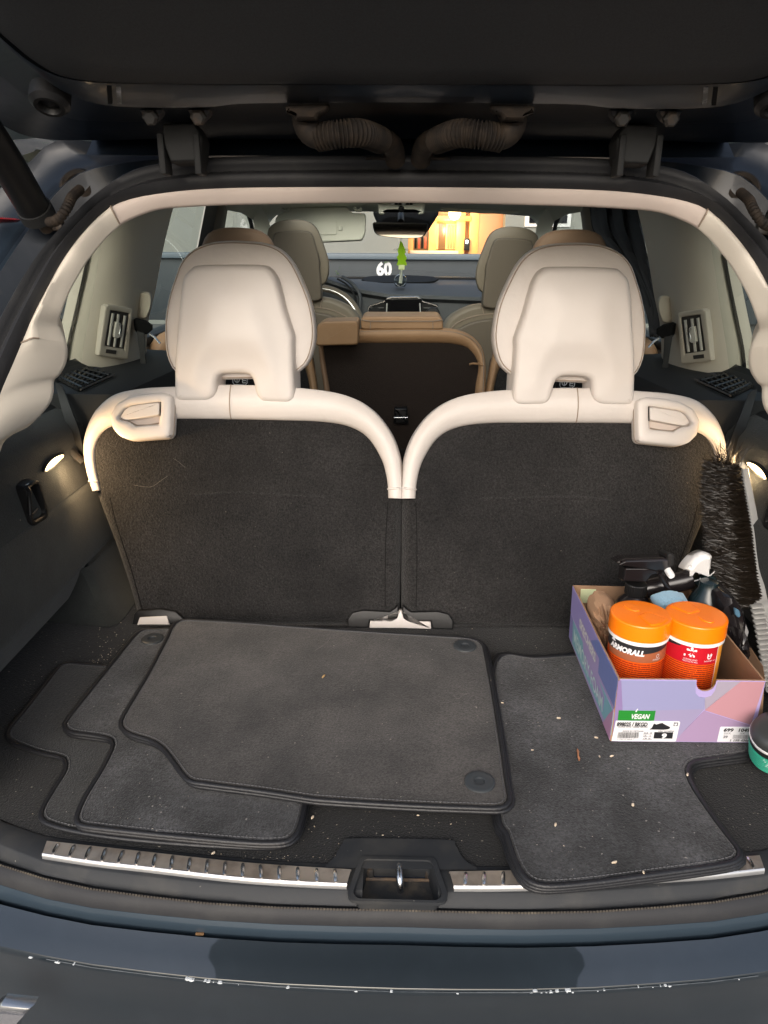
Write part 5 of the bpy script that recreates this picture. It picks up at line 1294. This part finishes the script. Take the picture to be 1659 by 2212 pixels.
prt('mark_cut', FF, [(.430, .30), (.436, .285), (.448, .30), (.444, .325)], M['white'], .0016, fw)
prt('price_label', FF, [(.752, .016), (.985, .016), (.985, .255), (.975, .268), (.762, .268), (.754, .255)], mat('price_paper', (.72, .72, .76), .6), .0009, fw)
ft('lettering', '699', .780, .195, .0080, M['ink'], .0003, 1.05); ft('lettering', '1049', .878, .195, .0080, M['ink'], .0003, 1.0)
ft('lettering', 'DKK', .785, .150, .0045, M['grey_ink']); ft('lettering', 'SEK', .895, .150, .0045, M['grey_ink']); ft('lettering', '39', .785, .085, .0060, M['grey_ink'], .0003)
ft('lettering', '1 199 4366', .835, .030, .0052, M['grey_ink'], .0003, 1.1)
bb = bmesh.new(); s_ = .855
while s_ < .97:
    w_ = br.choice([.002, .003, .004]); loft_bm([[FF(s_, .075, .0013), FF(s_+w_, .075, .0013)], [FF(s_, .14, .0013), FF(s_+w_, .14, .0013)]], bm=bb); s_ += w_ + br.choice([.002, .003])
finish('barcode', bb, M['grey_ink'], fw)
prt('yellow_note', KF, [(.80, .70), (.93, .70), (.93, .95), (.80, .95)], mat('yellow_note', (.62, .68, .42), .7), -.0032, kw)

# --- two tubs of wipes
def tub(px, py, label, kind):
    r = .0392; h = .150; zb = ZD+.003
    lidc = aZ(px, py, zb+h)
    root = thing('wipes_tub', label, 'tub', (lidc.x, lidc.y, zb), 'orange tubs of car wipes')
    C = V((lidc.x, lidc.y, zb)); a0 = math.atan2(-C.y, -C.x)
    Mx = Matrix.Translation(C) @ Matrix.Rotation(a0, 4, 'Z')     # local x looks at the camera side
    finish('body', lathe_bm([(.02, 0), (r-.004, 0), (r-.0022, .002), (r-.002, .12), (r-.001, .122), (r-.0005, .130)], Mx, 56), M['white_plastic'], root, smooth=50)
    def band(name, z0, z1, th0, th1, m, k, par, zf=None, n=28):
        rows = [[], []]
        for i in range(n+1):
            th = th0+(th1-th0)*i/n; zz0, zz1 = (zf(th) if zf else (z0, z1))
            rows[0].append(Mx @ V(((r-.002+k)*math.cos(th), (r-.002+k)*math.sin(th), zz0))); rows[1].append(Mx @ V(((r-.002+k)*math.cos(th), (r-.002+k)*math.sin(th), zz1)))
        return finish(name, loft_bm(rows), m, par, smooth=80)
    def wrap(name, s, th, z, size, m, par, k=.0009, bold=0, xs=1.0, shear=0):
        t = text(name, s, V((0, 0, 0)), (1, 0, 0), (0, 1, 0), size, m, None, bold=bold, xs=xs, shear=shear)
        for v in t.data.vertices:
            a = th + v.co.x/r; v.co = Mx @ V(((r-.002+k)*math.cos(a), (r-.002+k)*math.sin(a), z+v.co.y)) - ORG[root.name]
        t.parent = par; ORG[t.name] = ORG[root.name]; return t
    m_lab = mat('orange_label', (.78, .10, .006), .32, var=(14, (.70, .08, .005), .4, .7)) if 'orange_label' not in bpy.data.materials else bpy.data.materials['orange_label']
    lab = band('label', .006, .118, -math.pi, math.pi, m_lab, .0002, root, n=60)
    T1 = 1.35
    if kind == 0:
        band('black_band', 0, 0, -1.55, 1.5, M['ink'], .0005, lab, zf=lambda th: (.1025 + .010*max(0, (th+.9)/2.4), .1185))
        band('brown_band', 0, 0, -1.55, 1.5, mat('brown_print', (.32, .10, .045), .4), .0004, lab, zf=lambda th: (.094 if th > -1.2 else .100, .112))
        wrap('lettering', 'ARMORALL', -1.02, .1045, .0108, M['white'], lab, bold=.0006, xs=.92, shear=.2)
        band('crest', 0, 0, -1.02, -.78, M['white'], .0008, lab, zf=lambda th: (.1142, .1142+.0042*math.sin((th+1.02)/.24*math.pi)))
        wrap('lettering', 'O', .74, .1005, .0085, M['white'], lab, bold=-.0001, xs=.8)
        wrap('lettering', 'INTERIOR', .62, .0975, .0028, M['white'], lab)
        yb = -1.45
    else:
        band('black_band', 0, 0, -1.6, -.35, M['ink'], .0005, lab, zf=lambda th: (.110+.006*max(0, (th+1.3)), .1185))
        band('red_band', 0, 0, -1.55, 1.02, mat('red_print', (.48, .008, .02), .35), .0004, lab, zf=lambda th: (.093, .1185))
        wrap('lettering', '*', -.12, .0955, .030, M['white'], lab, bold=.0008, xs=1.0)
        for th in (-.2, .0, .10): band('splash', 0, 0, th, th+.06, M['white'], .0009, lab, zf=lambda q_: (.1035, .1065), n=3)
        wrap('lettering', 'CLEANS AND', -.20, .0985, .0030, M['white'], lab); wrap('lettering', 'PROTECTS ALL', -.22, .0955, .0030, M['white'], lab)
        wrap('lettering', 'U', .58, .1015, .0115, M['white'], lab, bold=.0002, xs=.85); wrap('lettering', 'UV', .625, .105, .0045, M['white'], lab, bold=.0002)
        wrap('lettering', 'INTERIOR USE', .50, .0975, .0028, M['white'], lab)
        band('white_edge', .008, .118, 1.02, 1.05, M['white'], .0006, lab, n=3)
        band('yellow_panel', .008, .118, 1.05, 2.2, mat('yellow_print', (.85, .28, .02), .35, var=(18, (.85, .42, .05), .35, .7)), .0004, lab)
    # rows of fine print all round the front
    tr = random.Random(kind+20); bm = bmesh.new(); m_fp = bpy.data.materials.get('fine_print') or mat('fine_print', (.30, .018, .008), .5)
    for i in range(27):
        z = .0905 - i*.0031; th = -1.5
        while th < (1.45 if kind == 0 else .98):
            w = tr.uniform(.06, .32); e = min(th+w, 1.45 if kind == 0 else .98)
            if e - th > .03:
                nn = max(1, int((e-th)/.06)); rr_ = [[], []]
                for k in range(nn+1):
                    a = th+(e-th)*k/nn
                    for q_, zz in ((0, z), (1, z+.0013)): rr_[q_].append(Mx @ V(((r-.0012)*math.cos(a), (r-.0012)*math.sin(a), zz)))
                loft_bm(rr_, bm=bm)
            th = e + tr.uniform(.012, .03)
    fp_ = finish('fine_print', bm, m_fp, lab, smooth=80); fp_['kind'] = 'stuff'
    # lid
    lid = finish('lid', lathe_bm([(r-.002, .124), (r+.0006, .1245), (r+.0010, .126), (r+.0006, .1462), (r-.0002, .1476), (r-.0016, .1482), (r-.003, .1484), (r*.55, .1490), (.001, .1492)], Mx, 64), M['orange'], root, smooth=28)
    finish('collar', lathe_bm([(r-.001, .1185), (r+.0002, .119), (r+.0002, .1242), (r-.001, .1246)], Mx, 56), M['white_plastic'], root, smooth=50)
    fa = (.9 if kind == 0 else -2.3)
    def lidp(x, y, z=.1490): return Mx @ (Matrix.Rotation(fa, 4, 'Z') @ V((x, y, z)))
    P = [lidp(x, y) for x, y in rpoly([(.004, -.010), (.031, -.016), (.0345, 0), (.031, .016), (.004, .010)], .003, 3)]
    finish('flap', ring_bm([lerp(p, sum(P, V())/len(P), -.06) for p in P], P, ZUP, .0008, .002), M['orange'], lid)
    plate('flap_top', [p-V((0, 0, .0022)) for p in P], ZUP, M['orange'], lid, h=.0034, r=.0016)
    P = [lidp(x, y) for x, y in [(-.016+.012*math.cos(a), .008*math.sin(a)) for a in [k*math.pi/8 for k in range(16)]]]
    plate('raised_mark', P, ZUP, M['orange'], lid, h=.0014, r=.0012, back=.001)
    return root
tub(1385, 1322, 'left orange wipes tub with black and brown band on its label', 0)
tub(1505, 1324, 'right orange wipes tub with red band on its label', 1)

# --- bottles behind the tubs
sb = thing('spray_bottle', 'black trigger spray bottle with white tipped nozzle behind the left tub', 'spray bottle', aY(1372, 1420, 1.00)*1)
YS = 1.00
def fpl(name, pts, Y, th, m, par, r=.003, rr=3, n=V((0, -1, .25))):
    return finish(name, puff_bm([aY(x, y, Y) for x, y in rpoly(pts, rr, 3)], n.normalized(), [(0, 0), (r*.3, r*.7), (r, r)], th), m, par, smooth=50)
M['gloss_black'] = mat('gloss_black', (.012, .010, .011), .22, spec=.55)
cpo = aY(1372, 1282, YS+.012)
finish('bottle', lathe_bm([(.001, -.085), (.030, -.085), (.032, -.08), (.032, -.03), (.024, -.012), (.013, -.002), (.012, .004)], Matrix.Translation(cpo), 32), M['gloss_black'], sb, smooth=60)
capb = bmesh.new(); rows = []
for z, q_ in ((0, 1), (.001, 1.03), (.016, 1.03), (.0175, .96)):
    rows.append([cpo + V(((.0150*q_ + .0006*(k % 2))*math.cos(2*math.pi*k/64), (.0150*q_+.0006*(k % 2))*math.sin(2*math.pi*k/64), z)) for k in range(64)])
finish('ribbed_cap', loft_bm(rows, cu=True, cap=True), M['black'], sb, smooth=20)
fpl('trigger_head', [(1345, 1255), (1349, 1226), (1432, 1226), (1440, 1236), (1406, 1243), (1396, 1258)], YS, .024, M['gloss_black'], sb)
fpl('hood', [(1330, 1214), (1348, 1206), (1443, 1203), (1448, 1212), (1448, 1232), (1438, 1238), (1400, 1230), (1346, 1222)], YS-.004, .030, M['gloss_black'], sb, r=.005)
fpl('nozzle_plate', [(1440, 1196), (1449, 1194), (1456, 1198), (1456, 1220), (1447, 1226), (1441, 1222)], YS-.008, .032, M['soft_black'], sb)
finish('nozzle_tip', lathe_bm([(.001, .008), (.0045, .008), (.0052, .004), (.0052, -.012)], axis_matrix(aY(1446, 1237, YS-.012), (.15, -1, -.3)), 18), M['white_plastic'], sb)
tube('trigger', [aY(x, y, YS-.006) for x, y in ((1426, 1236), (1434, 1252), (1441, 1266), (1449, 1276))], [.0048, .0045, .004, .003], M['gloss_black'], sb)

mb_ = thing('mist_bottle', 'black bottle lying behind the tubs with a white curved spray cap', 'bottle', aY(1450, 1262, 1.03))
tube('bottle_body', [aY(1392, 1272, 1.035), aY(1440, 1262, 1.035), aY(1492, 1251, 1.035)], .0155, M['gloss_black'], mb_, seg=28)
wp = [(1478, 1231), (1487, 1216), (1502, 1201), (1519, 1193), (1532, 1195), (1539.5, 1201), (1537.5, 1214), (1537, 1231), (1540, 1244), (1527.7, 1241), (1510.4, 1243), (1502, 1252), (1498, 1260), (1494, 1249), (1487, 1234)]
finish('white_cap', puff_bm([aY(x, y, 1.03) for x, y in spl(wp, 60, True)], V((0, -1, .25)).normalized(), [(0, -.006), (.0015, 0), (.004, .004), (.007, .0062), (.010, .0072)], .024), M['white_plastic'], mb_, smooth=80)
tube('neck', [aY(1508, 1240, 1.05), aY(1528, 1262, 1.05)], .016, mat('smoked_plastic', (.02, .035, .04), .25), mb_, seg=20)

tb_ = thing('dark_bottle', 'tall dark bottle standing behind the right tub against the shoebox end', 'bottle', aY(1535, 1420, .985))
bt = aY(1530, 1272, .99)
finish('bottle_body', lathe_bm([(.001, -.115), (.026, -.115), (.028, -.11), (.028, -.03), (.022, -.012), (.014, .0), (.013, .012), (.001, .013)], Matrix.Translation(bt), 32), mat('teal_black', (.008, .018, .022), .22, spec=.5), tb_, smooth=60)
# dark bag filling the right of the box
bgr = random.Random(9); rows = []
def lumpy(name, pts, Y, depth, m, label, cat, amp=.006, seed=1):
    rr_ = random.Random(seed); P = [aY(x, y, Y) for x, y in spl(pts, 40, True)]; c = sum(P, V())/40; rows = []
    for s, h in ((1.0, -depth), (1.0, -.01), (.96, .004), (.85, .012), (.68, .018), (.5, .02), (.3, .022), (.12, .022)):
        rows.append([c + (p-c)*(s+rr_.uniform(-.035, .035)) + V((0, -h + rr_.uniform(-amp, amp)*(1 if h > 0 else .2), 0)) for p in P])
    o = finish(name, loft_bm(rows, cu=True, cap=True), m, None, base=V((c.x, c.y, min(p.z for p in P))), smooth=28); return tag(o, label, cat)
lumpy('black_pouch', [(1548, 1300), (1570, 1285), (1596, 1300), (1610, 1350), (1618, 1410), (1626, 1466), (1600, 1480), (1556, 1480), (1552, 1400)], .955, .05, M['gloss_black'], 'glossy black pouch wedged in the right end of the shoebox', 'pouch', seed=2)
lumpy('crumpled_paper', [(1276, 1312), (1290, 1292), (1314, 1292), (1328, 1310), (1326, 1362), (1306, 1396), (1290, 1384), (1276, 1345)], .985, .02, m_card, 'crumpled brown packing paper in the left corner of the shoebox', 'paper', amp=.005, seed=5)
lumpy('blue_cloth', [(1412, 1296), (1426, 1289), (1446, 1284), (1470, 1286), (1484, 1294), (1472, 1318), (1424, 1318)], .975, .012, mat('blue_microfibre', (.30, .52, .68), .9, sheen=.3, bump=[(400, .002)]), 'light blue cloth tucked between the two orange tubs', 'cloth', amp=.003, seed=6)
tg_ = fpl('blue_tag', [(1586, 1312), (1597, 1318), (1600, 1330), (1595, 1335), (1588, 1328)], .925, .003, mat('blue_tag', (.07, .16, .24), .5), None, r=.001)
tag(tg_, 'small blue scrap stuck on the black pouch', 'scrap')

# --- snow brush with ice scraper
sbp = spl([(1602, 1011, 1.18), (1607, 1048, 1.17), (1617, 1100, 1.15), (1625, 1148, 1.12), (1634, 1220, 1.08), (1641, 1260, 1.05), (1646, 1292, 1.03), (1630, 1303, 1.02), (1631, 1314, 1.015), (1640, 1362, .99), (1653, 1436, .95), (1662, 1500, .92)], 60)
sbq = spl([(1616, 1010, 1.18), (1622, 1040, 1.17), (1633, 1095, 1.15), (1642, 1148, 1.12), (1654, 1225, 1.08), (1661, 1262, 1.05), (1668, 1292, 1.03), (1672, 1304, 1.02), (1676, 1320, 1.015), (1688, 1362, .99), (1702, 1436, .95), (1716, 1500, .92)], 60)
brl, brr = [aY(*p) for p in sbp], [aY(*p) for p in sbq]
sroot = thing('snow_brush', 'grey snow brush with long black bristles leaning beside the shoebox', 'snow brush', brl[-1])
d_ = V((0, .018, .004))
finish('handle', loft_bm([[p+V((0, .001, 0)) for p in brl], [lerp(a, b, .12)-d_*.15 for a, b in zip(brl, brr)], [lerp(a, b, .88)-d_*.15 for a, b in zip(brl, brr)], brr, [p+d_ for p in brr], [p+d_ for p in brl]], cu=False, cv=True), M['grey_plastic'], sroot, smooth=40)
tb = bmesh.new()
for i in range(17):
    f = 36 + i*1.32; k = min(58, int(f)); a = lerp(brl[k], brl[k+1], f-k); b = lerp(brr[k], brr[k+1], f-k)
    finish('scraper_tooth', box_bm(lerp(a, b, .05)+V((0, -.005, 0)), (.018, .012, .0035), Matrix.Rotation(R(-8), 3, 'Y'), .001), M['grey_plastic'], sroot)
hr = random.Random(12); hb_ = bmesh.new()
left_edge = spl([(1556, 1018), (1552, 1060), (1554, 1110), (1560, 1160), (1568, 1220), (1576, 1280), (1584, 1296)], 40)
def hairstrip(bm, pts, w):
    t = (pts[-1]-pts[0]).normalized(); s = t.cross(V((hr.uniform(-1, 1), -1, hr.uniform(-1, 1)))).normalized()
    L_ = [p - s*w*(1-.6*i/(len(pts)-1)) for i, p in enumerate(pts)]; R_ = [p + s*w*(1-.6*i/(len(pts)-1)) for i, p in enumerate(pts)]
    vs = [(bm.verts.new(a), bm.verts.new(b)) for a, b in zip(L_, R_)]
    for (a, b), (c, d) in zip(vs, vs[1:]): bm.faces.new((a, b, d, c))
for i in range(7000):
    u = hr.random(); k = u*36; j = int(k); a = lerp(brl[j], brl[min(59, j+1)], k-j)
    lx, ly = left_edge[min(39, int(u*39.9))]
    dep = hr.uniform(.0, .046)
    e = aY(lx + hr.gauss(0, 3), a_y if False else ly + (hr.gauss(0, 8)), a.y-.002)
    ex = e.x - (.012 if dep > .02 else 0)
    tuft = round(u*44)/44; k2 = tuft*36; j2 = int(k2); root_ = lerp(lerp(brl[j2], brl[min(59, j2+1)], k2-j2), a, .35)
    p0 = root_ + V((.001, dep*.5, 0)); p3 = V((ex, a.y + dep, lerp(a, V((0, 0, e.z)), .2).z + hr.gauss(0, .004)))
    m1 = lerp(p0, p3, .4) + V((0, hr.gauss(0, .004)-.004, hr.gauss(0, .0025)-.001)); m2 = lerp(p0, p3, .75)+V((0, hr.gauss(0, .005)-.005, hr.gauss(0, .004)-.001))
    hairstrip(hb_, [p0, m1, m2, p3 + V((0, hr.gauss(0, .003), 0))], .00045)
for i in range(170):   # the loose tuft at the tip
    p0 = brl[0] + V((hr.uniform(-.03, 0), hr.uniform(0, .03), -.004)); an = hr.gauss(-.25, .42)
    L = hr.uniform(.02, .052); dd = V((math.sin(an), hr.uniform(-.2, .3), math.cos(an)))
    hairstrip(hb_, [p0, p0+dd*L*.5, p0+dd*L+V((hr.gauss(0, .004), 0, -.003))], .0005)
hbo = finish('bristles', hb_, M['bristle'], sroot, smooth=None, recalc=False); hbo['kind'] = 'stuff'
core = [[lerp(p, V((0, 0, 0)), 0)+V((-.004, .004, 0)) for p in brl[:37]], [p+V((-.030, .012, 0)) for p in brl[:37]], [p+V((-.03, .03, 0)) for p in brl[:37]], [p+V((0, .03, 0)) for p in brl[:37]]]
finish('bristle_core', loft_bm(core, cu=False, cv=True), M['void'], sroot)

# --- capped bottles at the right edge
cb_ = thing('ribbed_bottle', 'grey and green ribbed bottle at the right edge beside the shoebox', 'bottle', aZ(1668, 1650, ZD))
o = aY(1676, 1590, .775); ax = axis_matrix(o, (-.30, -.35, .9), (1, 0, 0))
finish('cap', lathe_bm([(.001, .018), (.018, .0175), (.026, .014), (.029, .006), (.029, .0)], ax, 36), mat('smoke_cap', (.035, .038, .038), .35), cb_, smooth=50)
finish('white_band', lathe_bm([(.0295, .0), (.0297, .002), (.0297, .004), (.0295, .005)], ax, 36), M['white_plastic'], cb_)
finish('grey_band', lathe_bm([(.0292, -.010), (.0296, -.009), (.0296, -.001), (.029, 0)], ax, 36), M['soft_black'], cb_)
pf2 = []
for i in range(29): z = -.012 - i*.0011; pf2.append((.029 + (.0012 if (i//2) % 2 else 0), z))
finish('green_body', lathe_bm(pf2, ax, 40), mat('green_plastic', (.02, .26, .17), .4, var=(90, (.35, .5, .45), .62, .7)), cb_, smooth=30)
text('lettering', 'Aloe', ax @ V((-.012, -.0302, -.024)), (ax.to_3x3() @ V((1, 0, 0))), (ax.to_3x3() @ V((0, 0, 1))), .010, M['white'], cb_, bold=.0003) if False else None

# --- crumbs, twigs, lint
def grain(x, y, z, L, lab, rot=None, m=None, cat='crumb', nm='crumb', grp='pale crumbs scattered over the mats', fat=1.0):
    L = L*(.66 if fat == 1 else 1)
    p = aZ(x, y, z+.0016); a = rot if rot is not None else rnd.uniform(0, math.pi)
    d = V((math.cos(a), math.sin(a), rnd.uniform(-.1, .1)))*L/2
    bm = tube_bm([p-d, p-d*.6, p, p+d*.6, p+d], [L*.06*fat, L*.20*fat, L*.25*fat, L*.18*fat, L*.05*fat], 7)
    for v in bm.verts: v.co += V([rnd.gauss(0, L*.03) for _ in range(3)])
    o = finish(nm, bm, m or M['crumb'], None, base=p, smooth=60); return tag(o, lab, cat, grp)
z3 = FLOOR+.023
gl = [(461, 1842, FLOOR, .0085, 'white crumb on the carpet above the left scuff plate'), (675, 1765, FLOOR, .0095, 'largest pale crumb on the bare floor by the mat pile'),
 (679, 1785, FLOOR, .004, 'tiny crumb just below the largest pale crumb'), (903, 1761, FLOOR, .005, 'small crumb on the floor below the topmost mat'),
 (827, 1804, FLOOR, .0035, 'tiny crumb above the latch surround'), (974, 1780, FLOOR, .0035, 'tiny crumb on the floor left of the right stack'),
 (1085, 1518, z3, .006, 'small crumb on the right mat beside the topmost mat edge'), (1207, 1551, z3, .0085, 'rice like crumb left of the shoebox side'),
 (1150, 1620, z3, .0055, 'round crumb left of the brown twig'), (1288, 1593, z3, .008, 'rice like crumb at the front left corner of the shoebox'),
 (1295, 1634, z3, .006, 'left one of two crumbs in front of the shoebox'), (1322, 1633, z3, .008, 'right one of two crumbs in front of the shoebox'),
 (1485, 1673, z3, .009, 'rice like crumb beside the notch of the right mat'), (1367, 1738, z3, .0095, 'rice like crumb in the middle of the right mat'),
 (1200, 1781, z3, .009, 'rice like crumb on the left part of the right mat'), (1327, 1862, z3, .0095, 'rice like crumb near the front edge of the right mat'),
 (1390, 1884, z3, .007, 'crumb resting on the bound front edge of the right mat'), (1218, 1827, z3, .003, 'tiny crumb low on the right mat'),
 (1020, 1358, FLOOR, .004, 'reddish crumb on the floor behind the topmost mat'), (430, 1700, FLOOR+.021, .004, 'tiny crumb under the stitched edge of the topmost mat')]
for x, y, z, L, lab in gl: grain(x, y, z, L, lab)
m_twig = mat('twig', (.45, .20, .10), .7)
grain(1249, 1630, z3, .024, 'thin reddish brown twig on the right mat below the shoebox', rot=R(82), m=m_twig, fat=.22, cat='twig', nm='twig', grp='dry bits of wood on the mats')
grain(699, 1461, FLOOR+.038, .011, 'short tan splinter on the topmost mat', rot=R(70), fat=.5, m=mat('splinter', (.55, .36, .16), .7), cat='splinter', nm='splinter', grp='dry bits of wood on the mats')
# sand and lint nobody could count
dr = random.Random(31); bm = bmesh.new()
def speckles(n, cx, cy, sx, sy, z, ang=0, smax=.0016):
    for i in range(int(n*.6)):
        u_, v_ = dr.gauss(0, sx), dr.gauss(0, sy); x = cx+u_*math.cos(ang)-v_*math.sin(ang); y = cy+u_*math.sin(ang)+v_*math.cos(ang)
        p = aZ(x, y, z+.0006); s = dr.uniform(.0003, smax)*.6
        tube_bm([p-V((s, 0, 0)), p, p+V((s, s*.5, 0))], [s*.2, s*.7, s*.2], 4, bm=bm)
speckles(120, 235, 1400, 16, 40, FLOOR+.001, .5); speckles(60, 190, 1450, 50, 14, FLOOR+.001, -.3); speckles(60, 90, 1470, 50, 20, FLOOR+.001, -.5, .001)
speckles(50, 850, 1790, 120, 22, FLOOR+.001, 0, .001); speckles(50, 600, 1850, 90, 8, FLOOR+.001, .06, .001); speckles(60, 1250, 1385, 120, 10, FLOOR+.001, 0, .001)
speckles(60, 1300, 1680, 120, 90, z3, 0, .0009); speckles(40, 330, 1720, 120, 40, FLOOR+.021, 0, .0009); speckles(50, 740, 1520, 190, 90, FLOOR+.038, 0, .0007)
dbr = finish('sand', bm, M['crumb'], None, base=(0, .8, FLOOR), smooth=None)
dbr['kind'] = 'stuff'; tag(dbr, 'fine pale sand and dust strewn over the boot carpet', 'sand')
def hairline(pts, z, lab, r=.00016):
    P = [aZ(x, y, z+.0008+.0006*(i % 2)) for i, (x, y) in enumerate(spl(pts, 14))]
    o = finish('lint_hair', tube_bm(P, r, 4), M['hair'], None, base=P[0], smooth=60); tag(o, lab, 'hair', 'pale hairs caught on the carpets')
hairline([(981, 1504), (990, 1510), (1000, 1501), (1010, 1499), (990, 1497)], FLOOR+.039, 'curled pale hair on the right part of the topmost mat')
hairline([(678, 1407), (692, 1398), (706, 1388), (715, 1376)], FLOOR+.039, 'pale hair in the upper middle of the topmost mat')
def hairS(pts, lab):
    P = [onS(x, y, .006) for x, y in spl(pts, 14)]
    o = finish('lint_hair', tube_bm(P, .00018, 4), M['hair'], None, base=P[0], smooth=60); tag(o, lab, 'hair', 'pale hairs caught on the carpets')
hairS([(374, 990), (385, 997), (400, 1010)], 'pale hair near the top of the left backrest')
hairS([(290, 1048), (325, 1052), (345, 1040), (362, 1028)], 'long pale hair on the left backrest carpet near its edge trim')

# --- things in the cabin
fr_ = thing('air_freshener', 'bright green jagged air freshener hanging under the inner mirror', 'air freshener', aY(867, 520, 3.3))
m_neon = mat('neon_green', (.58, .98, .04), .5)
_t = m_neon.node_tree; _o = [n for n in _t.nodes if n.type == 'OUTPUT_MATERIAL'][0]; _b = _t.nodes['Principled BSDF']
_tl = _t.nodes.new('ShaderNodeBsdfTranslucent'); _tl.inputs[0].default_value = (.80, 1.0, .10, 1); _mx = _t.nodes.new('ShaderNodeMixShader'); _mx.inputs[0].default_value = .75
_t.links.new(_b.outputs[0], _mx.inputs[1]); _t.links.new(_tl.outputs[0], _mx.inputs[2]); _t.links.new(_mx.outputs[0], _o.inputs[0])
zz = [(865, 519), (870, 526), (872, 532), (877, 545), (874, 548), (879, 558), (876, 563), (879, 572), (873, 575), (871, 583), (864, 583), (863, 575), (857, 572), (860, 563), (857, 556), (861, 549), (859, 543), (862, 532)]
plate('scented_card', [aY(x, y, 3.34) for x, y in zz], V((0, -1, 0)), m_neon, fr_, h=.0015, r=0, back=.0015)
plate('pack_end', [aY(x, y, 3.335) for x, y in ((861, 572), (874, 572), (874, 582), (861, 582))], V((0, -1, 0)), mat('pale_pack', (.75, .85, .45), .5), fr_, h=.0015, r=0, back=.0015)
tube('thread', [aY(866, 506, 3.32), aY(866, 519, 3.34)], .0012, M['white'], fr_, seg=5)
on = thing('dash_ornament', 'small clear ball ornament with a white reflected strip on the dashboard top', 'ornament', aY(865, 612, 3.62))
oc_ = aY(865, 605, 3.60)
finish('ball_base', lathe_bm([(.001, -.03), (.022, -.028), (.030, -.012), (.031, 0), (.025, .015), (.012, .024), (.001, .026)], Matrix.Translation(oc_), 24), mat('dark_ball', (.05, .06, .065), .1, spec=.6), on, smooth=80)
tube('strip_reflection', [aY(x, y, 3.57) for x, y in ((865, 612), (866, 600), (867, 590), (867, 577))], [.008, .008, .006, .005], mat('pale_reflection', (.75, .76, .60), .5), on)  # pale strip models the reflection below the freshener
for s in (-1, 1): tube('chrome_hoop', [oc_ + V((s*.026*math.sin(a), -.028*abs(math.cos(a))-.003, .026*math.cos(a))) for a in [k*math.pi/8 for k in range(9)]], .0022, M['steel'], on, seg=6)
for s in (-1, 1): tube('white_leaf', [aY(867, 545, 3.35), aY(867+s*7, 538, 3.35), aY(867+s*16, 540, 3.35)], [.003, .004, .001], M['white_plastic'], fr_, seg=6)
ph = thing('phone_holder', 'round black phone holder clipped on the right hand dashboard outlet', 'phone holder', aY(936, 682, DY-.05))
finish('holder_pad', lathe_bm([(.001, .012), (.030, .012), (.034, .006), (.034, -.004), (.01, -.01)], axis_matrix(aY(934, 681, DY-.06), (0, -1, .1)), 28), M['black'], ph)
tube('holder_clip', [aY(934, 681, DY-.05), aY(934, 681, DY-.01)], .008, M['black'], ph)
box('holder_button', aY(920, 681, DY-.075), (.012, .004, .006), M['white_plastic'], ph)
# black clothing hanging in the right rear door
gar = []
gL = spl([(1274, 446, 2.35), (1284, 497, 2.32), (1320, 540, 2.3), (1372, 600, 2.25), (1396, 660, 2.2), (1408, 726, 2.2)], 40)
gR = spl([(1386, 446, 2.15), (1388, 480, 2.12), (1396, 530, 2.1), (1408, 600, 2.08), (1424, 673, 2.06), (1418, 726, 2.06)], 40)
rows = []
for i in range(31):
    t = i/30; rows.append([lerp(aY(*a), aY(*b), t) + V((0, .022*math.sin(t*19+j*.10)+.012*math.sin(t*41+j*.07), .004*math.sin(t*23))) for j, (a, b) in enumerate(zip(gL, gR))])
gm = finish('hanging_jacket', loft_bm(rows), mat('black_cloth', (.016, .016, .018), .85, sheen=.1, bump=[(300, .001)]), None, base=aY(1390, 726, 2.15), smooth=80)
sm_ = gm.modifiers.new('cloth', 'SOLIDIFY'); sm_.thickness = .004
tag(gm, 'black garment hanging in the right rear door window in soft folds', 'garment')
